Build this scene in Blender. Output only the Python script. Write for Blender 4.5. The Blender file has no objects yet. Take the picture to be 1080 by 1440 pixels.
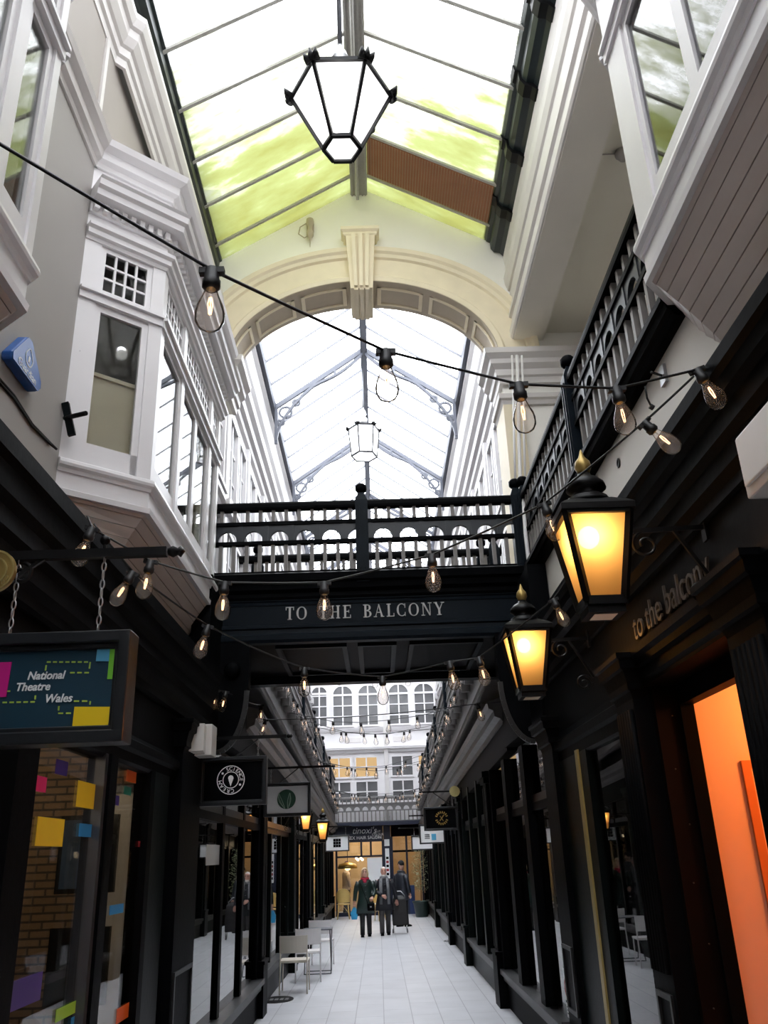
import bpy, bmesh, math, random
from mathutils import Vector, Matrix
RND = random.Random(11)
PI = math.pi
SC = bpy.context.scene
COL = SC.collection

# ------------------------------------------------------------------ camera frame (also used to measure where things stand)
CAM_H = 1.9
FPX = 1181.0
def _camera_axes():
    d = lambda p: Vector((p[0]-540.0, -(p[1]-720.0), -FPX))
    y = d((533, 1203)).normalized()
    vx = 430.0
    vy = 720 + ((vx-540)*y[0] - FPX*y[2]) / y[1]
    z = d((vx, vy)).normalized()
    x = y.cross(z)
    return x, y, z
AX, AY, AZ = _camera_axes()
ROT = Matrix((AX, AY, AZ))
def ray(px, py):
    return ROT @ (Vector((px-540.0, -(py-720.0), -FPX)) / FPX)
EYE = Vector((0, 0, CAM_H))
def on_x(px, py, X): r = ray(px, py); return EYE + r*(X/r.x)
def on_y(px, py, Y): r = ray(px, py); return EYE + r*(Y/r.y)
def on_z(px, py, Z): r = ray(px, py); return EYE + r*((Z-CAM_H)/r.z)
def at_depth(px, py, d): return EYE + ray(px, py)*d

# ------------------------------------------------------------------ mesh builder
WORLD = {}
def wmat(o):
    return WORLD.get(o.name, Matrix.Identity(4)) if o else Matrix.Identity(4)

EPS = random.Random(5)
class MB:
    def __init__(s): s.v = []; s.f = []; s.s = []
    def add(s, vs, fs, smooth=False):
        b = len(s.v); s.v += [Vector(v) for v in vs]
        for f in fs: s.f.append([b+i for i in f]); s.s.append(smooth)
        return s
    def box(s, x0, x1, y0, y1, z0, z1):
        e = EPS.uniform(0, 4e-4); x0, x1, y0, y1, z0, z1 = x0-e, x1+e, y0-e, y1+e, z0-e, z1+e
        vs = [(x, y, z) for x in (x0, x1) for y in (y0, y1) for z in (z0, z1)]
        return s.add(vs, [(0,1,3,2),(4,6,7,5),(0,4,5,1),(2,3,7,6),(0,2,6,4),(1,5,7,3)])
    def cbox(s, c, sx, sy, sz): return s.box(c[0]-sx/2, c[0]+sx/2, c[1]-sy/2, c[1]+sy/2, c[2]-sz/2, c[2]+sz/2)
    def obox(s, p, u, n, a0, a1, b0, b1, z0, z1):
        e = EPS.uniform(0, 4e-4); a0, a1, b0, b1, z0, z1 = a0-e, a1+e, b0-e, b1+e, z0-e, z1+e
        p = Vector((p[0], p[1], 0)); u = Vector((u[0], u[1], 0)).normalized(); n = Vector((n[0], n[1], 0)).normalized()
        vs = [p+u*a+n*b+Vector((0,0,z)) for a in (a0, a1) for b in (b0, b1) for z in (z0, z1)]
        return s.add(vs, [(0,1,3,2),(4,6,7,5),(0,4,5,1),(2,3,7,6),(0,2,6,4),(1,5,7,3)])
    def bar(s, p, q, w, h=None, up=(0,0,1)):
        p = Vector(p); q = Vector(q); h = w if h is None else h; e_ = EPS.uniform(0, .02)*min(w, h, .02); w += e_; h += e_
        d = (q-p).normalized(); up = Vector(up)
        if abs(d.dot(up)) > .98: up = Vector((1,0,0))
        a = d.cross(up).normalized(); b = a.cross(d)
        vs = [e+a*i*w/2+b*j*h/2 for e in (p, q) for i in (-1, 1) for j in (-1, 1)]
        return s.add(vs, [(0,1,3,2),(4,6,7,5),(0,4,5,1),(2,3,7,6),(0,2,6,4),(1,5,7,3)])
    def tube(s, pts, r, seg=8, cap=True, smooth=True):
        pts = [Vector(p) for p in pts]; n = len(pts)
        rs = r if isinstance(r, (list, tuple)) else [r]*n
        t = [(pts[min(i+1, n-1)]-pts[max(i-1, 0)]).normalized() for i in range(n)]
        a = t[0].orthogonal().normalized(); rings = []
        for i in range(n):
            a = (a - t[i]*a.dot(t[i])).normalized(); b = t[i].cross(a)
            rings.append([pts[i]+(a*math.cos(2*PI*k/seg)+b*math.sin(2*PI*k/seg))*rs[i] for k in range(seg)])
        return s.loft(rings, cap, smooth)
    def loft(s, rings, cap=True, smooth=True, closed=True):
        n = len(rings[0]); vs = [v for r in rings for v in r]; fs = []
        m = n if closed else n-1
        for i in range(len(rings)-1):
            for k in range(m):
                fs.append((i*n+k, i*n+(k+1) % n, (i+1)*n+(k+1) % n, (i+1)*n+k))
        s.add(vs, fs, smooth)
        if cap:
            s.add(rings[0], [tuple(range(n))[::-1]]); s.add(rings[-1], [tuple(range(n))])
        return s
    def lathe(s, prof, c=(0,0,0), seg=16, smooth=True, cap=True, M=None, rot=0):
        c = Vector(c); rings = []
        for r, z in prof:
            ring = []
            for k in range(seg):
                a = 2*PI*k/seg+rot; v = Vector((r*math.cos(a), r*math.sin(a), z))
                ring.append(c+(M @ v if M else v))
            rings.append(ring)
        return s.loft(rings, cap, smooth)
    def sphere(s, c, r, seg=14, rings=9, sc=(1,1,1), M=None):
        rr = []; c = Vector(c)
        for i in range(rings+1):
            t = PI*i/rings; t = min(max(t, .02), PI-.02)
            ring = []
            for k in range(seg):
                v = Vector((r*sc[0]*math.sin(t)*math.cos(2*PI*k/seg), r*sc[1]*math.sin(t)*math.sin(2*PI*k/seg), -r*sc[2]*math.cos(t)))
                ring.append(c+(M @ v if M else v))
            rr.append(ring)
        return s.loft(rr, True, True)
    def sweep(s, path, prof, smooth=False):
        """closed profile of (out, z) along a plan path; out is to the right of travel; mitred."""
        P = [Vector((p[0], p[1])) for p in path]; n = len(P); rings = []
        dz = [(p[2] if len(p) > 2 else 0) for p in path]
        for i in range(n):
            d1 = (P[i]-P[i-1]).normalized() if i else None
            d2 = (P[i+1]-P[i]).normalized() if i < n-1 else None
            d1 = d1 or d2; d2 = d2 or d1
            n1 = Vector((d1.y, -d1.x)); n2 = Vector((d2.y, -d2.x))
            m = (n1+n2).normalized(); m = m/max(.3, m.dot(n1))
            rings.append([Vector((P[i].x+m.x*o, P[i].y+m.y*o, z+dz[i])) for o, z in prof])
        return s.loft(rings, True, smooth)
    def prism(s, poly, axis, a0, a1):
        def V(p, a):
            return (a, p[0], p[1]) if axis == 'x' else ((p[0], a, p[1]) if axis == 'y' else (p[0], p[1], a))
        return s.loft([[V(p, a0) for p in poly], [V(p, a1) for p in poly]], True, False)
    def quad(s, a, b, c, d): return s.add([a, b, c, d], [(0,1,2,3)])
    def disc(s, c, r, axis='y', a0=0, a1=.01, seg=24):
        poly = [(c[0]+r*math.cos(2*PI*k/seg), c[1]+r*math.sin(2*PI*k/seg)) for k in range(seg)]
        return s.prism(poly, axis, a0, a1)
    def xform(s, M, i0=0):
        for i in range(i0, len(s.v)): s.v[i] = M @ s.v[i]
        return s
    def shear(s, k, y0):
        for v in s.v:
            if v.y > y0: v.z -= k*(v.y-y0)
        return s
    def build(s, name, m, parent=None, local=False, bevel=0, kind=None):
        me = bpy.data.meshes.new(name)
        vs = s.v
        if parent and not local:
            inv = wmat(parent).inverted(); vs = [inv @ v for v in vs]
        me.from_pydata([tuple(v) for v in vs], [], s.f)
        me.polygons.foreach_set('use_smooth', s.s)
        bm = bmesh.new(); bm.from_mesh(me)
        bmesh.ops.remove_doubles(bm, verts=bm.verts, dist=1e-6)
        bmesh.ops.recalc_face_normals(bm, faces=bm.faces)
        bm.to_mesh(me); bm.free(); me.update()
        if m: me.materials.append(m)
        o = bpy.data.objects.new(name, me); COL.objects.link(o)
        if parent: o.parent = parent; WORLD[o.name] = wmat(parent).copy()
        else: WORLD[o.name] = Matrix.Identity(4)
        if bevel:
            b = o.modifiers.new('bevel', 'BEVEL'); b.width = bevel; b.segments = 2; b.limit_method = 'ANGLE'
        if kind: o['kind'] = kind
        return o

def tag(o, label=None, cat=None, group=None, kind=None):
    if label: o['label'] = label
    if cat: o['category'] = cat
    if group: o['group'] = group
    if kind: o['kind'] = kind
    return o
def thing(name, label, cat, loc=(0,0,0), rz=0, group=None, scale=1):
    o = bpy.data.objects.new(name, None); COL.objects.link(o); o.empty_display_size = .1
    o.location = loc; o.rotation_euler = (0, 0, rz); o.scale = (scale,)*3
    WORLD[o.name] = Matrix.Translation(Vector(loc)) @ Matrix.Rotation(rz, 4, 'Z') @ Matrix.Scale(scale, 4)
    return tag(o, label, cat, group)
def dup(root, loc=None, rz=None, label=None, group=None, rot=None, scale=None):
    r = root.copy(); COL.objects.link(r)
    if loc is not None: r.location = loc
    if rot is not None: r.rotation_euler = rot
    elif rz is not None: r.rotation_euler = (0, 0, rz)
    if scale is not None: r.scale = (scale,)*3
    WORLD[r.name] = Matrix.LocRotScale(r.location, r.rotation_euler, r.scale)
    if label: r['label'] = label
    if group: r['group'] = group
    for ch in list(root.children):
        c = ch.copy(); COL.objects.link(c); c.parent = r
        for g in ch.children:
            d = g.copy(); COL.objects.link(d); d.parent = c
    return r
def clone_part(o, off):
    c = o.copy(); COL.objects.link(c); c.location = Vector(o.location)+Vector(off)
    return c

def text(mb, s, M, size, shear=0.0, align='CENTER', depth=.004, offset=0.0, sx=1.0):
    cu = bpy.data.curves.new('t', 'FONT'); cu.body = s; cu.size = size; cu.shear = shear
    cu.align_x = align; cu.extrude = depth/2; cu.offset = offset; cu.resolution_u = 3
    o = bpy.data.objects.new('t', cu); COL.objects.link(o)
    bpy.context.view_layer.update()
    dg = bpy.context.evaluated_depsgraph_get()
    me = o.evaluated_get(dg).to_mesh()
    mb.add([M @ Vector((v.co.x*sx, v.co.y, v.co.z)) for v in me.vertices], [tuple(p.vertices) for p in me.polygons])
    o.evaluated_get(dg).to_mesh_clear()
    bpy.data.objects.remove(o); bpy.data.curves.remove(cu)
def M_front(x, y, z, roll=0):       # lettering that faces the camera end (-Y)
    return Matrix.Translation((x, y, z)) @ Matrix(((1,0,0,0),(0,0,-1,0),(0,1,0,0),(0,0,0,1))) @ Matrix.Rotation(roll, 4, 'Z')
def M_right(x, y, z):               # lettering on the right-hand wall, facing -X
    return Matrix.Translation((x, y, z)) @ Matrix(((0,0,-1,0),(-1,0,0,0),(0,1,0,0),(0,0,0,1)))
def M_left(x, y, z):                # lettering on the left-hand wall, facing +X
    return Matrix.Translation((x, y, z)) @ Matrix(((0,0,1,0),(1,0,0,0),(0,1,0,0),(0,0,0,1)))

# ------------------------------------------------------------------ materials
def _new(name):
    m = bpy.data.materials.new(name); m.use_nodes = True
    nt = m.node_tree; nt.nodes.clear()
    out = nt.nodes.new('ShaderNodeOutputMaterial')
    return m, nt, out
def paint(name, col, rough=.5, var=.12, scale=6.0, metal=0.0, bump=0.0, bscale=60.0, spec=.5, coat=0.0):
    m, nt, out = _new(name); N = nt.nodes; L = nt.links
    b = N.new('ShaderNodeBsdfPrincipled'); L.new(b.outputs[0], out.inputs[0])
    tc = N.new('ShaderNodeTexCoord'); no = N.new('ShaderNodeTexNoise'); no.inputs['Scale'].default_value = scale
    no.inputs['Detail'].default_value = 4
    L.new(tc.outputs['Object'], no.inputs['Vector'])
    mx = N.new('ShaderNodeMix'); mx.data_type = 'RGBA'
    mx.inputs[6].default_value = (*[c*(1-var) for c in col], 1); mx.inputs[7].default_value = (*[min(1, c*(1+var)) for c in col], 1)
    L.new(no.outputs[0], mx.inputs[0]); L.new(mx.outputs[2], b.inputs['Base Color'])
    b.inputs['Roughness'].default_value = rough; b.inputs['Metallic'].default_value = metal
    b.inputs['Specular IOR Level'].default_value = spec; b.inputs['Coat Weight'].default_value = coat
    if bump:
        n2 = N.new('ShaderNodeTexNoise'); n2.inputs['Scale'].default_value = bscale; n2.inputs['Detail'].default_value = 3
        L.new(tc.outputs['Object'], n2.inputs['Vector'])
        bp = N.new('ShaderNodeBump'); bp.inputs['Strength'].default_value = bump; bp.inputs['Distance'].default_value = .01
        L.new(n2.outputs[0], bp.inputs['Height']); L.new(bp.outputs[0], b.inputs['Normal'])
    return m
def emit(name, col, strength, sample=True):
    m, nt, out = _new(name)
    e = nt.nodes.new('ShaderNodeEmission'); e.inputs[0].default_value = (*col, 1); e.inputs[1].default_value = strength
    nt.links.new(e.outputs[0], out.inputs[0])
    if not sample: m.cycles.emission_sampling = 'NONE'
    return m
def glass(name, tint=(1,1,1), ior=1.5, rough=.01, boost=1.0):
    m, nt, out = _new(name); N = nt.nodes; L = nt.links
    tr = N.new('ShaderNodeBsdfTransparent'); tr.inputs[0].default_value = (*tint, 1)
    gl = N.new('ShaderNodeBsdfGlossy'); gl.inputs['Roughness'].default_value = rough
    fr = N.new('ShaderNodeFresnel'); fr.inputs[0].default_value = ior
    ml = N.new('ShaderNodeMath'); ml.operation = 'MULTIPLY'; ml.inputs[1].default_value = boost; ml.use_clamp = True
    mx = N.new('ShaderNodeMixShader')
    L.new(fr.outputs[0], ml.inputs[0]); L.new(ml.outputs[0], mx.inputs[0])
    L.new(tr.outputs[0], mx.inputs[1]); L.new(gl.outputs[0], mx.inputs[2]); L.new(mx.outputs[0], out.inputs[0])
    return m
def frosted(name, tcol, dcol, mixf):
    """thin milky glass: part clear, part scattering."""
    m, nt, out = _new(name); N = nt.nodes; L = nt.links
    tr = N.new('ShaderNodeBsdfTransparent'); tr.inputs[0].default_value = (*tcol, 1)
    tl = N.new('ShaderNodeBsdfTranslucent'); tl.inputs[0].default_value = (*dcol, 1)
    mx = N.new('ShaderNodeMixShader'); mx.inputs[0].default_value = mixf
    L.new(tr.outputs[0], mx.inputs[1]); L.new(tl.outputs[0], mx.inputs[2]); L.new(mx.outputs[0], out.inputs[0])
    return m
def bulb_glass(name):
    m, nt, out = _new(name); N = nt.nodes; L = nt.links
    tr = N.new('ShaderNodeBsdfTransparent'); tr.inputs[0].default_value = (.97, .95, .93, 1)
    gl = N.new('ShaderNodeBsdfGlossy'); gl.inputs['Roughness'].default_value = .05
    tl = N.new('ShaderNodeBsdfTranslucent'); tl.inputs[0].default_value = (.95, .88, .84, 1)
    fr = N.new('ShaderNodeLayerWeight'); fr.inputs[0].default_value = .12
    m1 = N.new('ShaderNodeMixShader'); m1.inputs[0].default_value = .09; m2 = N.new('ShaderNodeMixShader')
    L.new(tr.outputs[0], m1.inputs[1]); L.new(tl.outputs[0], m1.inputs[2])
    L.new(fr.outputs['Fresnel'], m2.inputs[0]); L.new(m1.outputs[0], m2.inputs[1]); L.new(gl.outputs[0], m2.inputs[2]); L.new(m2.outputs[0], out.inputs[0])
    return m
def roof_glass(name, algae):
    """clear wired roof glass with patches of green algae growing on it"""
    m, nt, out = _new(name); N = nt.nodes; L = nt.links
    tc = N.new('ShaderNodeTexCoord'); mp = N.new('ShaderNodeMapping'); mp.inputs['Scale'].default_value = (.55, 1.5, .55)
    L.new(tc.outputs['Object'], mp.inputs[0])
    n1 = N.new('ShaderNodeTexNoise'); n1.inputs['Scale'].default_value = 1.6; n1.inputs['Detail'].default_value = 7; n1.inputs['Roughness'].default_value = .62
    L.new(mp.outputs[0], n1.inputs['Vector'])
    sep = N.new('ShaderNodeSeparateXYZ'); L.new(tc.outputs['Object'], sep.inputs[0])
    # the growth is thick on the damp panes beside the arch wall and thins out away from it
    mr = N.new('ShaderNodeMapRange'); mr.inputs[1].default_value = 5.0; mr.inputs[2].default_value = 9.2
    mr.inputs[3].default_value = -.34; mr.inputs[4].default_value = .25
    L.new(sep.outputs['Y'], mr.inputs[0])
    ad = N.new('ShaderNodeMath'); ad.operation = 'ADD'; L.new(n1.outputs[0], ad.inputs[0]); L.new(mr.outputs[0], ad.inputs[1])
    rp = N.new('ShaderNodeValToRGB'); e = rp.color_ramp.elements
    e[0].position = .34; e[0].color = (.5, .5, .5, 1)
    e[1].position = .80; e[1].color = (.078, .080, .022, 1)
    a = e.new(.48); a.color = (.20, .205, .155, 1)
    c = e.new(.62); c.color = (.100, .112, .042, 1)
    L.new(ad.outputs[0], rp.inputs[0])
    tr = N.new('ShaderNodeBsdfTransparent')
    gl = N.new('ShaderNodeBsdfDiffuse'); gl.inputs[0].default_value = (.6, .62, .55, 1)
    mx = N.new('ShaderNodeMixShader'); mx.inputs[0].default_value = .06
    if algae:
        # where growth covers the pane it scatters the light instead of letting one see through
        L.new(rp.outputs[0], tr.inputs[0])
        tl = N.new('ShaderNodeBsdfTranslucent'); L.new(rp.outputs[0], tl.inputs[0])
        m3 = N.new('ShaderNodeMixShader'); mp2 = N.new('ShaderNodeMapRange'); mp2.inputs[1].default_value = .36; mp2.inputs[2].default_value = .6; mp2.inputs[4].default_value = .88
        L.new(ad.outputs[0], mp2.inputs[0]); L.new(mp2.outputs[0], m3.inputs[0]); L.new(tr.outputs[0], m3.inputs[1]); L.new(tl.outputs[0], m3.inputs[2])
        tr = m3
    else: tr.inputs[0].default_value = (.97, .98, 1, 1)
    L.new(tr.outputs[0], mx.inputs[1]); L.new(gl.outputs[0], mx.inputs[2]); L.new(mx.outputs[0], out.inputs[0])
    return m
def brickish(name, c1, c2, mortar, sx, sy, msize, rough=.6, rot=(0,0,0), offset=.5, bump=.3, var=None):
    m, nt, out = _new(name); N = nt.nodes; L = nt.links
    b = N.new('ShaderNodeBsdfPrincipled'); L.new(b.outputs[0], out.inputs[0]); b.inputs['Roughness'].default_value = rough
    tc = N.new('ShaderNodeTexCoord'); mp = N.new('ShaderNodeMapping'); mp.inputs['Rotation'].default_value = rot
    L.new(tc.outputs['Object'], mp.inputs[0])
    br = N.new('ShaderNodeTexBrick'); br.offset = offset
    br.inputs['Color1'].default_value = (*c1, 1); br.inputs['Color2'].default_value = (*c2, 1); br.inputs['Mortar'].default_value = (*mortar, 1)
    br.inputs['Scale'].default_value = 1; br.inputs['Mortar Size'].default_value = msize
    br.inputs['Brick Width'].default_value = sx; br.inputs['Row Height'].default_value = sy
    L.new(mp.outputs[0], br.inputs['Vector'])
    no = N.new('ShaderNodeTexNoise'); no.inputs['Scale'].default_value = 1.7; no.inputs['Detail'].default_value = 6
    L.new(tc.outputs['Object'], no.inputs['Vector'])
    mx = N.new('ShaderNodeMix'); mx.data_type = 'RGBA'; mx.blend_type = 'MULTIPLY'; mx.inputs[0].default_value = 1
    rp = N.new('ShaderNodeValToRGB'); rp.color_ramp.elements[0].color = (.78, .78, .78, 1); rp.color_ramp.elements[1].color = (1.1, 1.1, 1.1, 1)
    L.new(no.outputs[0], rp.inputs[0]); L.new(br.outputs[0], mx.inputs[6]); L.new(rp.outputs[0], mx.inputs[7])
    L.new(mx.outputs[2], b.inputs['Base Color'])
    bp = N.new('ShaderNodeBump'); bp.inputs['Strength'].default_value = bump; bp.inputs['Distance'].default_value = .01; bp.invert = True
    L.new(br.outputs['Fac'], bp.inputs['Height']); L.new(bp.outputs[0], b.inputs['Normal'])
    return m

K = {}
K['black'] = paint('black_gloss_paint', (.0030, .0034, .0042), .5, .3, 4, bump=.12, bscale=25, spec=.03)
K['sign_frame'] = paint('slate_black_sign_frame', (.010, .012, .015), .32, .25, 6, bump=.1, bscale=30, spec=.6)
K['navy'] = paint('blue_black_paint', (.004, .0078, .0125), .45, .25, 4, bump=.1, bscale=30, spec=.1)
K['green_black'] = paint('green_black_paint', (.0028, .0052, .0054), .42, .3, 4, bump=.12, bscale=25, spec=.1)
K['worn'] = paint('weathered_black_paint', (.012, .012, .0125), .42, .4, 9, bump=.2, bscale=40)
K['far_skylit'] = paint('skylit_grey_paint', (.14, .132, .13), .45, .4, 7, bump=.2, bscale=40)  # dark paint greyed, the gleam of skylight on it put into the colour
K['baluster'] = paint('grey_brown_baluster_paint', (.20, .185, .175), .5, .2, 14)
K['arch_board'] = paint('dark_slate_paint', (.016, .02, .026), .45, .3, 8)
K['iron'] = paint('black_iron', (.004, .004, .0045), .40, .3, 10, spec=.2)
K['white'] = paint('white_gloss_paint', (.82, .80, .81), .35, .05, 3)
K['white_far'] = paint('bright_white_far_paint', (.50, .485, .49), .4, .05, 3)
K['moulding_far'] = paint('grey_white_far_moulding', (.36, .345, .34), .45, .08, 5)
K['pane_low'] = None
K['offwhite'] = paint('off_white_paint', (.70, .67, .655), .4, .06, 3)
K['cream'] = paint('cream_wall_paint', (.82, .775, .71), .6, .06, 2)
K['mint'] = paint('pale_cream_plaster', (.95, .93, .88), .65, .05, 2)
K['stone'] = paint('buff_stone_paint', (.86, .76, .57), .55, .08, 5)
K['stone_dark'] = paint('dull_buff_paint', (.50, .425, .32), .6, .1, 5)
K['grey_wall'] = paint('warm_grey_wall_paint', (.385, .365, .345), .6, .04, 1.5)
K['taupe'] = paint('taupe_panel_paint', (.36, .325, .295), .6, .05, 2)
K['olive'] = paint('dull_olive_ceiling_paint', (.82, .78, .68), .65, .05, 1.2)
K['plank'] = paint('lilac_grey_boards', (.70, .61, .56), .45, .06, 4)
K['gutter'] = paint('dark_teal_gutter_paint', (.010, .017, .019), .35, .3, 6)
K['roof_l'] = roof_glass('algae_roof_glass', True)
K['roof_far'] = roof_glass('clean_roof_glass', False)
K['glaze_bar'] = paint('grey_glazing_bar', (.42, .41, .39), .6, .2, 30)
K['far_bar'] = paint('pale_blue_grey_bar', (.13, .135, .155), .5, .1, 10)
K['truss'] = paint('blue_grey_iron', (.065, .07, .09), .5, .15, 8)
K['brownboard'] = paint('rusty_brown_board', (.30, .115, .055), .7, .2, 5)
K['floor'] = brickish('grey_paving_slabs', (.56, .565, .59), (.515, .52, .545), (.33, .33, .355), .95, .36, .006, .42, (0, 0, PI/2), .5, .25)
K['pane'] = glass('window_glass', (.93, .95, .95), 1.5, .01, 1.3)
K['pane_low'] = glass('dull_window_glass', (.86, .87, .86), 1.35, .02, .55)
K['pane_hi'] = glass('reflective_window_glass', (.94, .95, .95), 1.5, .012, 1.5)
K['pane_shop'] = glass('clear_shop_glass', (.97, .97, .97), 1.5, .012, .5)
K['gold'] = paint('old_gold_paint', (.42, .29, .09), .38, .2, 12, metal=.6)
K['brass_strip'] = paint('brass_strip', (.47, .36, .13), .4, .2, 9, metal=.3)
K['silver'] = paint('silver_letter_paint', (.50, .49, .48), .4, .15, 20)
K['bronze'] = paint('dull_bronze_letters', (.13, .115, .10), .35, .2, 20, metal=.5)
K['steel'] = paint('galvanised_steel', (.45, .46, .47), .35, .1, 20, metal=.8)
K['amber'] = frosted('amber_lantern_glass', (.95, .58, .22), (1.0, .60, .29), .74)
K['milky'] = frosted('milky_lantern_glass', (.97, .97, .98), (.97, .97, .98), .6)
K['lampglow'] = emit('lamp_bulb_glow', (1, .72, .28), 26, True)
K['filament'] = emit('filament_glow', (1, .58, .28), 4.0, False)
K['filament_far'] = emit('far_filament_glow', (1, .72, .5), 1.6, False)
K['bulb'] = bulb_glass('clear_bulb_glass')
K['rubber'] = paint('black_rubber', (.008, .008, .009), .5, .2, 20)
K['board_white'] = paint('blank_white_board', (.93, .94, .95), .5, .02, 3)
K['plastic_white'] = paint('white_plastic', (.75, .72, .68), .4, .05, 6)
K['screen'] = paint('dark_screen', (.012, .014, .018), .15, .1, 3)
def flat(name, col, rough=.5): return paint(name, col, rough, .04, 8)
K['c_yellow'] = flat('yellow_paper', (.86, .60, .02)); K['c_blue'] = flat('sky_blue_paper', (.03, .26, .58))
K['c_pink'] = flat('magenta_paper', (.72, .02, .16)); K['c_orange'] = flat('orange_paper', (.78, .13, .01))
K['c_violet'] = flat('violet_paper', (.05, .02, .20)); K['c_lime'] = flat('lime_paper', (.33, .66, .06))
K['c_teal'] = flat('teal_paper', (.01, .17, .11)); K['c_red'] = flat('dark_red_paper', (.35, .02, .03))
K['s_navy'] = flat('petrol_navy_panel', (.012, .045, .075), .35); K['s_magenta'] = flat('magenta_print', (.62, .006, .24))
K['s_cyan'] = flat('light_blue_print', (.10, .42, .66)); K['s_green'] = flat('green_print', (.20, .62, .04))
K['s_yellow'] = flat('yellow_print', (.97, .66, .006)); K['s_white'] = flat('white_print', (.94, .94, .94)); K['s_lime'] = flat('lime_dash_print', (.45, .62, .08))
K['alarm_blue'] = paint('blue_alarm_plastic', (.012, .10, .38), .3, .1, 8)
K['navy_shop'] = paint('navy_shop_paint', (.008, .012, .032), .4, .2, 6)
K['glow_warm'] = emit('lit_room_beyond_window', (1.0, .66, .32), .62, True)
K['brick'] = brickish('brown_brick', (.22, .12, .06), (.30, .18, .10), (.34, .30, .25), .22, .075, .01, .8, (PI/2, 0, PI/2))
K['warm_wall'] = paint('warm_shop_wall', (.62, .47, .30), .7, .15, 3)
K['grey_int'] = paint('grey_interior_wall', (.30, .30, .31), .7, .1, 2)
K['orange_wall'] = paint('peach_wall', (.86, .56, .40), .6, .03, 2)
K['orange_frame'] = paint('dark_orange_frame', (.62, .20, .05), .4, .1, 6)
K['redbrown'] = paint('red_brown_panel', (.0045, .0025, .0022), .6, .3, 4, spec=.05)
K['wood'] = paint('oak_wood', (.30, .17, .07), .5, .2, 12)
K['rattan'] = paint('honey_rattan', (.58, .40, .13), .5, .25, 60, bump=.5, bscale=160)
K['chair_white'] = paint('white_chair_lacquer', (.83, .80, .80), .3, .03, 5)
K['chair_ivory'] = paint('ivory_chair_lacquer', (.70, .64, .55), .35, .05, 5)
K['grey_metal'] = paint('grey_metal_tube', (.12, .125, .14), .35, .1, 20, metal=.7)
K['leaf'] = paint('olive_green_leaf', (.22, .25, .13), .5, .4, 12)
K['pot'] = paint('dark_green_pot', (.015, .035, .03), .4, .2, 6)
K['soil'] = paint('dark_soil', (.03, .02, .015), .9, .3, 30)
# ================================================================== SETTING: floor, outer walls, roofs
Y0 = -8.0; YA = 9.5; YB = 10.05; YE = 32.0
def S(mb, name, m, bevel=0): return mb.build(name, m, kind='structure', bevel=bevel)
S(MB().box(-4.2, 4.2, Y0, 37, -.1, 0), 'floor', K['floor'])
# shells around the shops and the upper rooms
S(MB().box(-4.4, -4.2, Y0, 37, -.1, 9.75), 'wall_outer_left', K['grey_int'])
S(MB().box(4.2, 4.4, Y0, 37, -.1, 9.95), 'wall_outer_right', K['grey_int'])
S(MB().box(-4.4, 4.4, Y0-.2, Y0, -.1, 11.2), 'wall_behind_added', K['offwhite'])  # unseen closing wall, added so daylight comes only through the roof
S(MB().box(-4.4, -2.0, Y0, YA, 9.66, 9.8).box(-4.4, -2.0, YA, 37, 10.75, 10.9), 'ceiling_left', K['grey_int'])
S(MB().box(2.02, 4.4, Y0, YA, 9.9, 10.0).box(2.0, 4.4, YA, 37, 10.75, 10.9), 'ceiling_right', K['grey_int'])
S(MB().box(-4.2, -1.75, Y0, YE-.05, 2.98, 3.06), 'ceiling_shops_left', K['grey_int'])
S(MB().box(1.75, 4.2, Y0, YE-.05, 2.98, 3.06), 'ceiling_shops_right', K['grey_int'])
S(MB().box(-3.6, -3.5, Y0, 11.0, 0, 2.98), 'wall_shop_left', K['grey_int'])
S(MB().box(-3.0, -2.9, 11.0, YE-.1, 0, 2.98), 'wall_shop_back_left', K['brick'])
S(MB().box(3.4, 3.5, 5.4, YE-.1, 0, 2.98), 'wall_shop_back_right', K['grey_int'])

# upper walls, foreground
S(MB().box(-2.35, -2.15, Y0, YB, 3.0, 9.66), 'wall_left', K['grey_wall'])
S(MB().box(1.8, 1.98, Y0, YB, 3.0, 4.64), 'wall_right_lower', K['cream'])
S(MB().box(1.9, 2.05, Y0, 4.0, 4.5, 8.25).box(1.98, 3.4, 3.95, 4.05, 4.5, 8.3), 'wall_right', K['offwhite'])
S(MB().box(3.4, 3.5, 3.9, YA, 4.5, 8.35), 'wall_balcony_back', K['cream'])
S(MB().box(2.3, 3.5, 3.9, YA, 8.30, 8.4), 'ceiling_balcony', K['olive'])
S(MB().box(1.82, 3.5, 4.05, YA+1.2, 4.60, 4.66), 'floor_balcony', K['worn'])

# left cornices above the grey wall
def run(prof, path, name, m, smooth=False): return S(MB().sweep(path, prof, smooth), name, m)
run([(0, 7.18), (.02, 7.18), (.03, 7.22), (.07, 7.24), (.08, 7.31), (.13, 7.34), (.15, 7.39), (0, 7.39)], [(-2.15, Y0), (-2.15, 5.31)], 'trim_1', K['offwhite'])
run([(0, 7.39), (.04, 7.39), (.04, 8.46), (0, 8.46)], [(-2.15, Y0), (-2.15, YA)], 'trim_2', K['taupe'])
crown = [(0, 8.42), (.03, 8.42), (.035, 8.50), (.06, 8.52), (.065, 8.60), (.09, 8.62), (.13, 8.70), (.14, 8.78), (.17, 8.80), (.20, 8.88), (.20, 8.94), (0, 8.94)]
run(crown, [(-2.13, Y0), (-2.13, 5.35), (-2.06, 5.42), (-2.06, YA)], 'trim_3', K['offwhite'])
run([(0, 8.94), (.03, 8.94), (.03, 9.45), (0, 9.45)], [(-2.13, Y0), (-2.13, YA)], 'trim_4', K['grey_wall'])
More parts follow.
